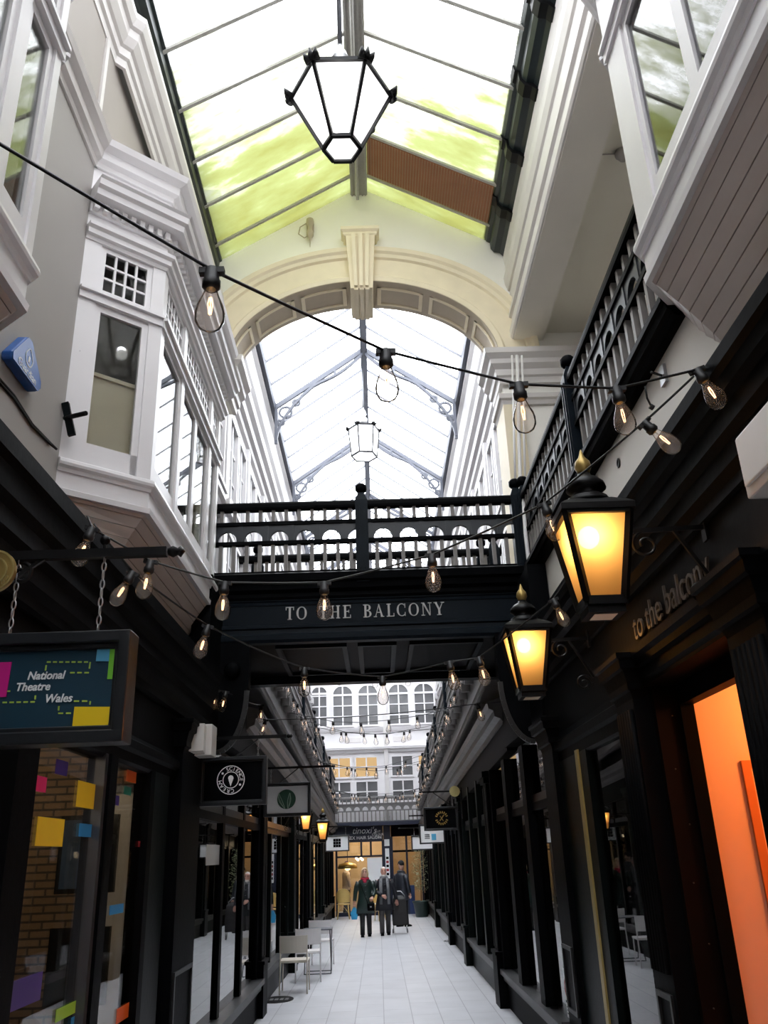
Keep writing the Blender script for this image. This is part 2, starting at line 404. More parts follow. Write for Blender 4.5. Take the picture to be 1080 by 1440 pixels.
# thin frame around the taupe frieze panel
fm = MB()
fm.box(-2.115, -2.09, 5.1, 5.16, 7.4, 8.42).box(-2.115, -2.09, 4.0, 4.06, 7.4, 8.42)
S(fm, 'trim_5', K['offwhite'])

# ------------------------------------------------------------------ foreground glass roof
LE, RG, RE = Vector((-2.0, 0, 9.60)), Vector((0, 0, 10.87)), Vector((1.8, 0, 9.85))
def sheet(a, b, y0, y1, name, m):
    n = 12; mb = MB()
    vs = []; fs = []
    for i in range(n+1):
        y = y0+(y1-y0)*i/n
        vs += [(a.x, y, a.z), (b.x, y, b.z)]
    for i in range(n): fs.append((2*i, 2*i+1, 2*i+3, 2*i+2))
    mb.add(vs, fs); return S(mb, name, m)
sheet(LE, RG, Y0, YA, 'ceiling_glass_left', K['roof_l'])
sheet(RE, RG, Y0, YA, 'ceiling_glass_right', K['roof_l'])
bars = MB()
for k in range(-19, 5):
    y = 6.2+.74*k
    for e in (LE, RE):
        a = Vector((e.x, y, e.z-.02)); b = Vector((0, y, RG.z-.03))
        bars.bar(a, b, .042, .03)
S(bars, 'trim_6', K['glaze_bar'])
rd = MB().box(-.12, .12, Y0, YA, 10.74, 10.84)
for x in (-.10, -.05, 0, .05, .10): rd.box(x-.008, x+.008, Y0, YA, 10.72, 10.75)
S(rd, 'trim_7', K['glaze_bar'])
S(MB().tube([(-.02, Y0, 10.69), (-.02, YA-.3, 10.69), (-.02, YA-.22, 10.66), (-.02, YA-.2, 10.55), (-.02, YA-.16, 10.5)], .022), 'trim_8', K['glaze_bar'])
# the one pane replaced by a brown board
bd = thing('roof_board', 'rusty brown board filling one pane on the right slope of the green-stained glass roof', 'board', (0.9, 8.78, 10.35))
nrm = (RG-RE).normalized()
def slope(t, y, d=0): p = RE+(RG-RE)*t; return Vector((p.x-.0, y, p.z-d))
m_ = MB(); ya, yb = 6.2+.74*3+.03, 6.2+.74*4-.05
m_.loft([[slope(.03, ya, .02), slope(.93, ya, .02), slope(.93, ya, .05), slope(.03, ya, .05)], [slope(.03, yb, .02), slope(.93, yb, .02), slope(.93, yb, .05), slope(.03, yb, .05)]], True, False)
m_.build('panel', K['brownboard'], bd)
ms = MB()
for i in range(46):
    t = .04+.88*i/45; ms.bar(slope(t, ya, .054), slope(t, yb, .054), .004, .004)
ms.build('wire_mesh', K['stone_dark'], bd)
# gutters
gl = thing('roof_gutter', 'long thin black gutter along the eave above the grey left wall', 'gutter', (-2.0, Y0, 9.5))
MB().sweep([(-2.13, Y0), (-2.13, YA)], [(0, 9.42), (.10, 9.44), (.16, 9.50), (.17, 9.60), (.20, 9.62), (.20, 9.66), (0, 9.66)]).build('trough', K['gutter'], gl)
gr = thing('roof_gutter', 'deep dark teal gutter along the eave above the right balcony beam', 'gutter', (1.9, Y0, 9.6))
MB().sweep([(2.04, YA-.02), (2.04, Y0)], [(0, 9.56), (.06, 9.57), (.10, 9.62), (.18, 9.64), (.22, 9.70), (.225, 9.80), (.27, 9.83), (.30, 9.90), (0, 9.94)]).build('trough', K['gutter'], gr)
for k in range(14):
    y = 8.75-.95*k
    MB().sweep([(2.04, y), (2.04, y-.16)], [(0, 9.52), (.08, 9.53), (.12, 9.58), (.20, 9.60), (.25, 9.68), (.255, 9.80), (.29, 9.82), (.31, 9.90), (0, 9.94)]).build('strap', K['iron'], gr)
# right balcony beam with moulded face
S(MB().sweep([(2.4, YA), (2.4, Y0)], [(0, 8.2), (.42, 8.2), (.44, 8.23), (.44, 8.34), (.40, 8.37), (.395, 8.52), (.43, 8.54), (.43, 8.60), (.38, 8.64), (.375, 8.98), (.40, 9.0), (.43, 9.10), (.44, 9.2), (.41, 9.24), (.40, 9.40), (.42, 9.55), (0, 9.9)]), 'trim_9', K['offwhite'])
S(MB().box(2.0, 2.4, Y0, YA, 8.185, 8.2), 'trim_10', K['cream'])

# ------------------------------------------------------------------ arch wall
EA, EB, EZ = 1.80, 1.27, 7.93
def ell(t, o=0):
    x, z = EA*math.cos(t), EZ+EB*math.sin(t)
    n = Vector((math.cos(t)/EA, math.sin(t)/EB)).normalized()
    return x+n.x*o, z+n.y*o
NA = 56
arcpts = [ell(PI*i/NA) for i in range(NA+1)]
wall = MB()
# built as vertical strips so that every face is simple
xs = sorted(set([round(p[0], 5) for p in arcpts]))
def top(x): return 10.87-(1.27/2.0*abs(x) if x < 0 else 1.02/1.8*x)+.08
def under(x): return EZ+EB*math.sqrt(max(0, 1-(x/EA)**2))
for a, b in zip(xs[:-1], xs[1:]):
    wall.prism([(a, under(a)), (b, under(b)), (b, top(b)), (a, top(a))], 'y', YA, YB)
wall.box(-4.2, -EA, YA, YB, 7.5, 10.6).box(-4.2, -2.12, YA, YB, 4.0, 7.5).box(EA, 4.2, YA, YB, 4.66, 10.6)
S(wall, 'wall_arch', K['mint'])
def arc_loft(prof, t0, t1, n, name, m, parent=None):
    rings = []
    for i in range(n+1):
        t = t0+(t1-t0)*i/n; ring = []
        for o, y in prof:
            x, z = ell(t, o); ring.append((x, y, z))
        rings.append(ring)
    mb = MB().loft(rings, True, False)
    return mb.build(name, m, parent, kind=None if parent else 'structure')
ar = thing('arch_moulding', 'buff moulded elliptical arch with a fluted keystone under the pale gable wall', 'arch', (0, YA, EZ))
arc_loft([(-.005, YA+.01), (-.005, YA-.05), (.06, YA-.06), (.09, YA-.035), (.36, YA-.035), (.38, YA-.07), (.43, YA-.08), (.46, YA-.11), (.52, YA-.12), (.54, YA-.02), (.54, YA+.01)], 0, PI, NA, 'archivolt', K['stone'], ar)
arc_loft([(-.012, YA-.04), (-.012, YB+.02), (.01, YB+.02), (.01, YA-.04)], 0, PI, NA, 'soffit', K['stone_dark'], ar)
for i, (t0, t1) in enumerate([(.10, .55), (.62, 1.02), (1.08, 1.45), (PI-1.45, PI-1.08), (PI-1.02, PI-.62), (PI-.55, PI-.10)]):
    pm = MB()
    for (ta, tb, y0, y1) in ((t0, t1, YA+.08, YA+.115), (t0, t1, YB-.115, YB-.08), (t0, t0+.03, YA+.08, YB-.08), (t1-.03, t1, YA+.08, YB-.08)):
        n = 10; rings = []
        for j in range(n+1):
            t = ta+(tb-ta)*j/n
            rings.append([(ell(t, o)[0], y, ell(t, o)[1]) for o, y in ((-.03, y0), (-.03, y1), (-.011, y1), (-.011, y0))])
        pm.loft(rings, True, False)
    pm.build('soffit_panel', K['stone'], ar)
ks = MB()
ztop = 9.84
ks.loft([[(-.15, YA-.12, 9.02), (.15, YA-.12, 9.02), (.15, YB+.03, 9.02), (-.15, YB+.03, 9.02)], [(-.20, YA-.20, ztop), (.20, YA-.20, ztop), (.20, YB, ztop), (-.20, YB, ztop)]], True, False)
key = ks.build('keystone', K['stone'], ar)
fl = MB()
for x in (-.075, 0, .075):
    fl.loft([[(x-.028, YA-.165, 9.03), (x+.02, YA-.165, 9.03), (x+.02, YA-.11, 9.03), (x-.02, YA-.11, 9.03)], [(x*1.3-.028, YA-.25, ztop), (x*1.3+.028, YA-.25, ztop), (x*1.3+.028, YA-.19, ztop), (x*1.3-.028, YA-.19, ztop)]], True, False)
    fl.box(x-.028, x+.028, YA-.12, YB+.03, 8.995, 9.025)
fl.build('flute', K['stone'], key)
MB().sweep([(.22, YB-.3), (.22, YA-.2), (-.22, YA-.2), (-.22, YB-.3)][::-1], [(-.21, ztop), (.0, ztop), (.015, ztop+.02), (.015, ztop+.05), (.045, ztop+.08), (.045, ztop+.13), (-.21, ztop+.13)]).build('cap', K['stone'], key)
# entablature and pier on the right, under the arch springing
S(MB().sweep([(1.80, YB+.02), (1.80, YA-.02), (3.4, YA-.02)], [(0, 7.50), (.05, 7.50), (.06, 7.58), (.09, 7.60), (.10, 7.68), (.16, 7.74), (.17, 7.80), (.23, 7.86), (.24, 7.93), (0, 7.93)]), 'trim_11', K['offwhite'])
S(MB().sweep([(1.80, YB+.02), (1.80, YA-.02), (3.4, YA-.02)], [(0, 7.20), (.03, 7.20), (.05, 7.25), (.08, 7.27), (.09, 7.33), (0, 7.33)]), 'trim_12', K['offwhite'])
S(MB().sweep([(-3.4, YA-.02), (-1.80, YA-.02), (-1.80, YB+.02)], [(0, 7.50), (.05, 7.50), (.06, 7.58), (.09, 7.60), (.10, 7.68), (.16, 7.74), (.17, 7.80), (.23, 7.86), (.24, 7.93), (0, 7.93)]), 'trim_13', K['offwhite'])
S(MB().box(1.77, 2.02, YA-.05, YB+.05, 4.66, 7.2), 'trim_14', K['stone'])
S(MB().box(-2.34, -2.10, YA-.05, YB+.05, 4.66, 7.2), 'trim_15', K['stone'])

# ------------------------------------------------------------------ far hall: roof
FL, FR, FG = Vector((-1.9, 0, 10.62)), Vector((1.9, 0, 10.62)), Vector((0, 0, 12.0))
sheet(FL, FG, YB, 37, 'ceiling_far_glass_left', K['roof_far'])
sheet(FR, FG, YB, 37, 'ceiling_far_glass_right', K['roof_far'])
bars = MB()
for k in range(26):
    y = 10.35+.83*k
    for e in (FL, FR): bars.bar((e.x, y, e.z-.02), (0, y, FG.z-.02), .028, .04)
S(bars, 'trim_16', K['far_bar'])
S(MB().box(-.07, .07, YB, 37, 11.82, 11.98).box(-.025, .025, YB, 37, 11.74, 11.82), 'trim_17', K['far_bar'])
for s_ in (-1, 1):
    path = [(s_*2.45, YB), (s_*2.45, 37)] if s_ < 0 else [(2.45, 37), (2.45, YB)]
    S(MB().sweep(path, [(0, 9.35), (.05, 9.35), (.06, 9.45), (.12, 9.50), (.13, 9.62), (.2, 9.66), (.22, 9.8), (.30, 9.86), (.32, 10.0), (.38, 10.08), (.42, 10.22), (.44, 10.36), (.50, 10.42), (.50, 10.52), (0, 10.7)]), 'trim_18', K['moulding_far'])
    S(MB().sweep(path, [(.44, 10.50), (.58, 10.50), (.60, 10.58), (.60, 10.68), (.44, 10.68)]), 'trim_19', K['truss'])
lab = ['nearest iron roof truss with ringed corner brackets, just behind the hanging far lantern', 'second iron roof truss beyond the far lantern', 'third iron roof truss, mostly behind the bridge handrail', 'farthest iron roof truss, low behind the bridge balustrade']
for i, y in enumerate((15.3, 19.15, 23.0, 26.9)):
    t = thing('roof_truss', lab[i], 'roof truss', (0, y, 10.0), group='iron trusses of the far roof')
    for s_ in (-1, 1):
        MB().bar((s_*1.86, y, 10.56), (0, y, 11.9), .06, .09).build('rafter', K['truss'], t)
        # curved lower rib from the wall foot to the crown
        pts = []
        for j in range(15):
            f = j/14; x_ = 1.84*(1-f)**1.0 if f > .45 else 1.84-(1.84-1.012)*(f/.45)**1.9
            zr = 10.56+1.34*(1-x_/1.86); g = max(0, 1-f/.45)
            pts.append((s_*x_, y, zr-.075-.72*g**1.5-.10*math.sin(PI*min(1, max(0, (f-.45)/.55)))))
        rb = MB()
        for p, q in zip(pts[:-1], pts[1:]): rb.bar(p, q, .05, .07, up=(0, 1, 0))
        rb.bar((s_*1.84, y, 9.72), (s_*1.84, y, 10.6), .05, .06)
        rb.build('curved_rib', K['truss'], t)
        for (cx, cz, r) in ((1.65, 10.44, .125), (1.74, 10.2, .06), (1.43, 10.66, .07)):
            ring = MB(); q = [(s_*(cx+r*math.cos(2*PI*k/20)), y, cz+r*math.sin(2*PI*k/20)) for k in range(21)]
            for a, b in zip(q[:-1], q[1:]): ring.bar(a, b, .045, .04, up=(0, 1, 0))
            ring.build('spandrel_ring', K['truss'], t)
        MB().cbox((s_*.62, y, 11.35), .05, .07, .12).build('tie_plate', K['truss'], t)

# far upper side walls with white windows
WN = [0]
def wall_window(side, y0, y1, z0, z1, rows, cols, xw, arch=False):
    WN[0] += 1
    o = MB(); s_ = side; f = .07
    def b(ya, yb, za, zb, d): o.box(min(xw, xw-s_*d), max(xw, xw-s_*d), ya, yb, za, zb)
    b(y0, y1, z0, z0+f, .10); b(y0, y1, z1-f, z1, .10); b(y0, y0+f, z0, z1, .10); b(y1-f, y1, z0, z1, .10)
    for i in range(1, cols): y = y0+(y1-y0)*i/cols; b(y-.025, y+.025, z0, z1, .07)
    for j in range(1, rows): z = z0+(z1-z0)*j/rows; b(y0, y1, z-.02, z+.02, .05)
    b(y0-.06, y1+.06, z0-.07, z0, .16)
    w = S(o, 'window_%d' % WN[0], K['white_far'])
    p = MB().box(min(xw-s_*.02, xw-s_*.03), max(xw-s_*.02, xw-s_*.03), y0, y1, z0, z1).build('pane', K['grey_int'], w)
    p['label'] = 'dull grey window pane'
for s_ in (-1, 1):
    xw = s_*2.42
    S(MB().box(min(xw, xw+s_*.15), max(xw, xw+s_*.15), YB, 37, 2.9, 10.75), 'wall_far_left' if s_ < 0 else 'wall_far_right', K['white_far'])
    for k in range(9):
        y = 10.5+2.3*k
        wall_window(s_, y, y+.9, 5.0-.045*(y-10), 7.0, 4, 2, xw); wall_window(s_, y+1.0, y+1.9, 5.0-.045*(y-10), 7.0, 4, 2, xw)
        wall_window(s_, y, y+.9, 7.45, 9.1, 3, 2, xw); wall_window(s_, y+1.0, y+1.9, 7.45, 9.1, 3, 2, xw)
        px = MB()
        px.box(min(xw, xw-s_*.12), max(xw, xw-s_*.12), y+1.98, y+2.2, 3.2, 9.35)
        px.box(min(xw, xw-s_*.2), max(xw, xw-s_*.2), y+1.94, y+2.24, 7.1, 7.3)
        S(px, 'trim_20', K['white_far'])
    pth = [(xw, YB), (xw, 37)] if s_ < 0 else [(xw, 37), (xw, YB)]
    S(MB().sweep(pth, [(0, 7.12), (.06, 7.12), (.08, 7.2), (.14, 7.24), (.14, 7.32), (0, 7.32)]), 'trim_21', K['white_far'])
# ================================================================== bay windows
def make_bay(label, side, ya, yb, xf, xw, zs, sp=.44, lights=((.04, .30), (.34, .80), (.84, .97)), blind=False):
    """side -1: stands on the left wall and faces +X. ya < yb are the front corners."""
    t = thing('bay_window', label, 'bay window', (xw, (ya+yb)/2, zs))
    dx = abs(xf-xw)
    pts = [(xw, ya-sp), (xf, ya), (xf, yb), (xw, yb+sp)]
    if side > 0: pts = pts[::-1]
    # boarded soffit, tapering down to the wall
    low_dx = .12
    def ring(f):   # f 0 at the skirt, 1 at the wall foot
        x = xf+(xw-xf)*(f*.86); q = .20*f
        r = [(xw, ya-sp+q*1.6), (x, ya+q), (x, yb-q), (xw, yb+sp-q*1.6)]
        return r if side < 0 else r[::-1]
    def zz(f): return zs-.20-.72*f**1.15
    n = 9
    for i in range(n):
        f0, f1 = i/n+.004, (i+1)/n-.004
        mb = MB(); a = ring(f0); b = ring(f1)
        mb.loft([[Vector((*p, zz(f0))) for p in a], [Vector((*p, zz(f1))) for p in b]], False, False, closed=False)
        o = mb.build('soffit_board', K['plank'], t)
        sm = o.modifiers.new('thick', 'SOLIDIFY'); sm.thickness = .02; sm.offset = 0
    mb = MB(); a = ring(0); b = ring(1)
    xi = -side*.0
    mb.loft([[Vector((p[0]+side*.02, p[1], zz(0)+.02)) for p in a], [Vector((p[0]+side*.02, p[1], zz(1)+.02)) for p in b]], False, False, closed=False)
    mb.build('soffit_lining', K['taupe'], t)
    # skirt and sill
    MB().sweep(pts, [(-.06, zs-.24), (.015, zs-.24), (.02, zs-.20), (.0, zs-.19), (.0, zs-.07), (-.06, zs-.07)]).build('skirt', K['white'], t)
    MB().sweep(pts, [(-.06, zs-.07), (.012, zs-.07), (.02, zs-.045), (.04, zs-.03), (.045, zs-.01), (.04, zs+.015), (.015, zs+.03), (-.06, zs+.035)]).build('sill', K['white'], t)
    z0, z1, z2, z3 = zs+.035, zs+1.39, zs+1.49, zs+1.94     # sill, transom underside, transom top, head
    # segments
    for k in range(3):
        p, q = Vector(pts[k]), Vector(pts[k+1]); u = (q-p); L = u.length; u /= L; nn = Vector((u.y, -u.x))
        front = (k == 1)
        li = lights if front else ((.20, .84),)
        if front and side > 0: li = tuple((1-b_, 1-a_) for a_, b_ in li[::-1])
        posts = MB(); prev = 0
        edges = [0]+[x for ab in li for x in ab]+[1]
        for j in range(0, len(edges), 2):
            posts.obox(p, u, nn, edges[j]*L, edges[j+1]*L, -.06, .0, z0, z3)
        posts.build('posts', K['white'], t)
        tr = MB().obox(p, u, nn, 0, L, -.05, .02, z1, z2); tr.obox(p, u, nn, 0, L, -.05, .045, z2-.035, z2-.01)
        tr.build('transom', K['white'], t)
        for (a, b) in li:
            a *= L; b *= L
            casements = 2 if (b-a) > .9 else 1
            for c in range(casements):
                ca, cb = a+(b-a)*c/casements, a+(b-a)*(c+1)/casements
                fr = MB(); w = .05
                fr.obox(p, u, nn, ca, cb, -.05, -.015, z0, z0+.17).obox(p, u, nn, ca, cb, -.05, -.015, z1-.06, z1)
                fr.obox(p, u, nn, ca, ca+w, -.05, -.015, z0, z1).obox(p, u, nn, cb-w, cb, -.05, -.015, z0, z1)
                f = fr.build('casement', K['white'], t)
                MB().obox(p, u, nn, ca+w, cb-w, -.036, -.032, z0+.15, z1-.05).build('pane', K['pane_hi'] if side > 0 else K['pane_low'], f)
            # small-paned top light
            fr = MB(); w = .045
            fr.obox(p, u, nn, a, b, -.05, -.015, z2, z2+w).obox(p, u, nn, a, b, -.05, -.015, z3-w, z3)
            fr.obox(p, u, nn, a, a+w, -.05, -.015, z2, z3).obox(p, u, nn, b-w, b, -.05, -.015, z2, z3)
            nc = max(3, round((b-a)/.12))
            for j in range(1, nc):
                x = a+w+(b-a-2*w)*j/nc; fr.obox(p, u, nn, x-.009, x+.009, -.045, -.02, z2, z3)
            for j in (1, 2):
                z = z2+w+(z3-z2-2*w)*j/3; fr.obox(p, u, nn, a, b, -.045, -.02, z-.009, z+.009)
            f = fr.build('top_light', K['white'], t)
            MB().obox(p, u, nn, a+.03, b-.03, -.036, -.032, z2+.03, z3-.03).build('pane', K['pane_hi'] if side > 0 else K['pane_low'], f)
            if blind and k == 0:
                MB().obox(p, u, nn, a+.02, b-.02, -.12, -.11, z0+.05, z0+.80).obox(p, u, nn, a, b, -.11, -.09, z0+.78, z0+.81).build('half_blind', K['stone'], t)['label'] = 'buff half blind behind the glass'
    # rooms behind: dim lining and a floor and ceiling that close the bay
    MB().prism([pts[0], pts[1], pts[2], pts[3]], 'z', zs-.02, zs+.0).build('inner_floor', K['grey_int'], t)
    # entablature
    e = zs
    MB().sweep(pts, [(-.10, e+1.94), (.01, e+1.94), (.02, e+1.97), (.045, e+1.98), (.05, e+2.02), (.075, e+2.04), (.08, e+2.07), (-.10, e+2.07)]).build('architrave', K['white'], t)
    MB().sweep(pts, [(-.10, e+2.07), (.0, e+2.07), (.0, e+2.19), (-.10, e+2.19)]).build('frieze', K['white'], t)
    MB().sweep(pts, [(-.10, e+2.19), (.03, e+2.19), (.03, e+2.27), (.14, e+2.29), (.15, e+2.34), (.18, e+2.36), (.19, e+2.41), (.21, e+2.43), (-.10, e+2.43)]).build('cornice', K['white'], t)
    dn = MB()
    for k in range(3):
        p, q = Vector(pts[k]), Vector(pts[k+1]); u = (q-p); L = u.length; u /= L; nn = Vector((u.y, -u.x))
        m = int(L/.075)
        for j in range(m): x = (j+.5)*L/m; dn.obox(p, u, nn, x-.02, x+.02, .02, .075, e+2.21, e+2.275)
    dn.build('dentils', K['white'], t)
    MB().sweep(pts, [(-.10, e+2.43), (.0, e+2.43), (.0, e+2.66), (-.10, e+2.66)]).build('blocking_course', K['white'], t)
    MB().sweep(pts, [(-.10, e+2.66), (.02, e+2.66), (.03, e+2.70), (.07, e+2.72), (.08, e+2.79), (.14, e+2.82), (.16, e+2.87), (-.10, e+2.87)]).build('crown_moulding', K['white'], t)
    MB().prism([pts[0], pts[1], pts[2], pts[3]], 'z', e+2.80, e+2.865).build('roof_lid', K['offwhite'], t)
    return t
B1 = make_bay('white bay window with a small-paned top light and half blind, above the hanging bracket on the left', -1, 5.73, 8.34, -1.625, -2.15, 4.52, blind=True)
B2 = make_bay('white bay window cut off by the top left corner, on the grey wall beside the blue alarm box', -1, 0.9, 3.30, -1.59, -2.15, 4.56)
B3 = make_bay('white bay window with a boarded underside at the top right, over the dark shop cornice', 1, 1.1, 3.70, 1.54, 1.95, 4.93, lights=((.05, .36), (.42, .90)))

# ================================================================== balustrades
def balustrade(label, p0, L, ang, z0, newels=(), group=None, shear=0, detailed=True, mat_rail='black'):
    """local x runs along the rail, local y across it"""
    t = thing('balustrade', label, 'balustrade', (p0[0], p0[1], z0), ang, group)
    def P(mb, name, m):
        for v in mb.v: v.z -= shear*v.x
        return mb.build(name, K[m], t, local=True)
    P(MB().box(0, L, -.045, .045, 0, .05), 'bottom_rail', mat_rail)
    P(MB().box(0, L, -.035, .035, .37, .41), 'lower_rail', mat_rail)
    P(MB().box(0, L, -.035, .035, .60, .64), 'middle_rail', mat_rail)
    P(MB().prism([(-.05, .785), (.05, .785), (.055, .81), (.05, .85), (.03, .875), (-.03, .875), (-.05, .85), (-.055, .81)], 'x', 0, L), 'handrail', mat_rail)
    n = max(1, round(L/.29)); w = L/n
    # arcaded board
    for i in range(n):
        r = w*.345; cx = w/2; zb = .41; poly = [(0, zb), (0, .60), (w, .60), (w, zb), (cx+r, zb)]
        poly += [(cx+r*math.cos(PI*k/10), zb+.02+r*1.15*math.sin(PI*k/10)) for k in range(11)] + [(cx-r, zb)]
        mb = MB(); half = [p for p in poly]
        # left and right halves so each face is simple
        left = [(0, zb), (0, .60), (cx, .60)] + [(cx-r*math.sin(PI/2*k/6), zb+.02+r*1.05*math.cos(PI/2*k/6)) for k in range(7)] + [(cx-r, zb)]
        right = [(w-a, b) for a, b in left][::-1]
        for q in (left, right): mb.prism([(i*w+a, b) for a, b in q], 'y', -.018, .018)
        mb.box(i*w-.018, i*w+.018, -.026, .026, zb, .60)
        if detailed: P(mb, 'arch_board', 'arch_board')
        else:
            if i == 0: acc = MB()
            b0 = len(acc.v); acc.v += mb.v; acc.f += [[b0+j for j in f] for f in mb.f]; acc.s += mb.s
    if not detailed: P(acc, 'arch_board', mat_rail if mat_rail != 'black' else 'worn')
    m = n*2
    if detailed:
        lo = hi = None
        for i in range(m):
            x = (i+.5)*L/m
            if lo is None:
                lo = MB().box(x-.02, x+.02, -.02, .02, .05, .37).build('baluster', K['baluster'], t, local=True)
                hi = MB().box(x-.02, x+.02, -.02, .02, .64, .785).build('short_baluster', K['baluster'], t, local=True)
                x0 = x
            else:
                for o in (lo, hi):
                    c = o.copy(); COL.objects.link(c); c.location = (x-x0, 0, 0)
    else:
        bm_ = MB()
        for i in range(m):
            x = (i+.5)*L/m; bm_.box(x-.02, x+.02, -.02, .02, .05, .37).box(x-.02, x+.02, -.02, .02, .64, .785)
        P(bm_, 'balusters', 'baluster')
    for x in newels:
        z = -shear*x
        nb = MB().box(x-.07, x+.07, -.07, .07, -.1+z, .86+z)
        nb.loft([[(x-.07, -.07, .86+z), (x+.07, -.07, .86+z), (x+.07, .07, .86+z), (x-.07, .07, .86+z)], [(x-.03, -.03, .97+z), (x+.03, -.03, .97+z), (x+.03, .03, .97+z), (x-.03, .03, .97+z)]], True, False)
        for q in (-1, 1): nb.box(x+q*.03-.008, x+q*.03+.008, -.08, .08, .05+z, .8+z)
        no = nb.build('newel', K['navy'], t, local=True)
        MB().lathe([(.025, .96+z), (.05, .98+z), (.066, 1.0+z), (.066, 1.05+z), (.045, 1.075+z), (.0, 1.085+z)], (x, 0, 0), 12).build('newel_cap', K['black'], no, local=True)
    return t
ZB = 4.76
balustrade('black arcaded balustrade facing us on top of the bridge, with a post in its middle', (-1.72, 8.78), 3.46, 0, ZB, newels=(1.64, 3.40))
balustrade('black balustrade on the far side of the bridge, seen through the near balusters', (-1.72, 10.5), 3.46, 0, ZB-.02, newels=(3.36,), detailed=False)
balustrade('black arcaded balustrade of the right balcony, running from the bay to the bridge', (1.76, 4.02), 4.76, PI/2, ZB, newels=(2.2, 4.70))
# right balcony edge: heavy black fascia under the balustrade
S(MB().sweep([(1.8, 8.85), (1.8, 3.9)], [(-.1, 4.62), (.06, 4.62), (.08, 4.66), (.10, 4.67), (.11, 4.71), (.13, 4.72), (.13, 4.76), (-.1, 4.765)]), 'trim_22', K['black'])

# ================================================================== the bridge
br = thing('footbridge', 'black panelled footbridge across the arcade lettered TO THE BALCONY', 'bridge', (0, 9.6, 4.05))
MB().box(-2.14, 1.78, 8.80, 10.7, 4.55, 4.75).build('deck', K['black'], br)
MB().sweep([(-2.14, 8.80), (1.80, 8.80)], [(-.05, 4.50), (.0, 4.50), (.02, 4.53), (.02, 4.57), (.07, 4.60), (.08, 4.66), (.12, 4.68), (.13, 4.76), (.10, 4.78), (-.05, 4.78)]).build('cornice', K['black'], br)
MB().box(-2.14, 1.80, 8.80, 8.9, 4.1, 4.55).build('sign_board', K['navy'], br)
MB().sweep([(-2.14, 8.80), (1.80, 8.80)], [(-.05, 4.44), (.012, 4.44), (.016, 4.47), (.03, 4.485), (-.05, 4.50)]).build('upper_bead', K['navy'], br)
MB().sweep([(-2.14, 8.80), (1.80, 8.80)], [(-.05, 4.02), (.05, 4.02), (.07, 4.05), (.07, 4.10), (.03, 4.12), (.025, 4.17), (.045, 4.18), (.045, 4.21), (.0, 4.225), (-.05, 4.225)]).build('lower_moulding', K['navy'], br)
so = MB().box(-1.78, 1.78, 8.8, 10.75, 4.04, 4.10); so.build('soffit', K['black'], br)
for i, (xa, xb) in enumerate(((-1.05, -.28), (-.16, .26), (.40, 1.2))):
    pn = MB()
    for (a, b, c, d) in ((xa, xb, 8.95, 9.0), (xa, xb, 10.4, 10.45), (xa, xa+.05, 8.95, 10.45), (xb-.05, xb, 8.95, 10.45)): pn.box(a, b, c, d, 4.0, 4.05)
    pn.build('soffit_panel', K['navy'], br)
MB().box(-1.8, 1.8, 10.62, 10.8, 3.94, 4.78).build('rear_beam', K['navy'], br)
for s_ in (-1, 1):
    MB().box(min(s_*1.6, s_*1.79), max(s_*1.6, s_*1.79), 8.14, 10.75, 3.08, 4.6).build('side_panel', K['black'], br)
    # quarter-arch brackets standing off the pilasters
    for y in (8.74,):
        pol = [(s_*1.62, 4.04), (s_*1.3, 4.04), (s_*1.3, 3.56)]
        pol += [(s_*(1.61-.29*math.cos(PI/2*k/10)), 3.52-.60*math.sin(PI/2*k/10)) for k in range(11)]
        pol += [(s_*1.62, 2.9)]
        bk = MB().prism(pol, 'y', y, y+.16).build('bracket', K['black'], br)
        rim = MB(); pr = [(s_*(1.61-.30*math.cos(PI/2*k/10)), y-.02, 3.52-.61*math.sin(PI/2*k/10)) for k in range(11)]
        for a, b in zip(pr[:-1], pr[1:]): rim.bar(a, b, .05, .03, up=(0, 1, 0))
        rim.build('bracket_rim', K['worn'], bk)
        MB().lathe([(.0, 0), (.07, .01), (.09, .05), (.07, .09), (.0, .1)], (s_*1.47, y+.02, 3.74), 14, M=Matrix.Rotation(PI/2, 3, 'X')).build('roundel', K['black'], bk)
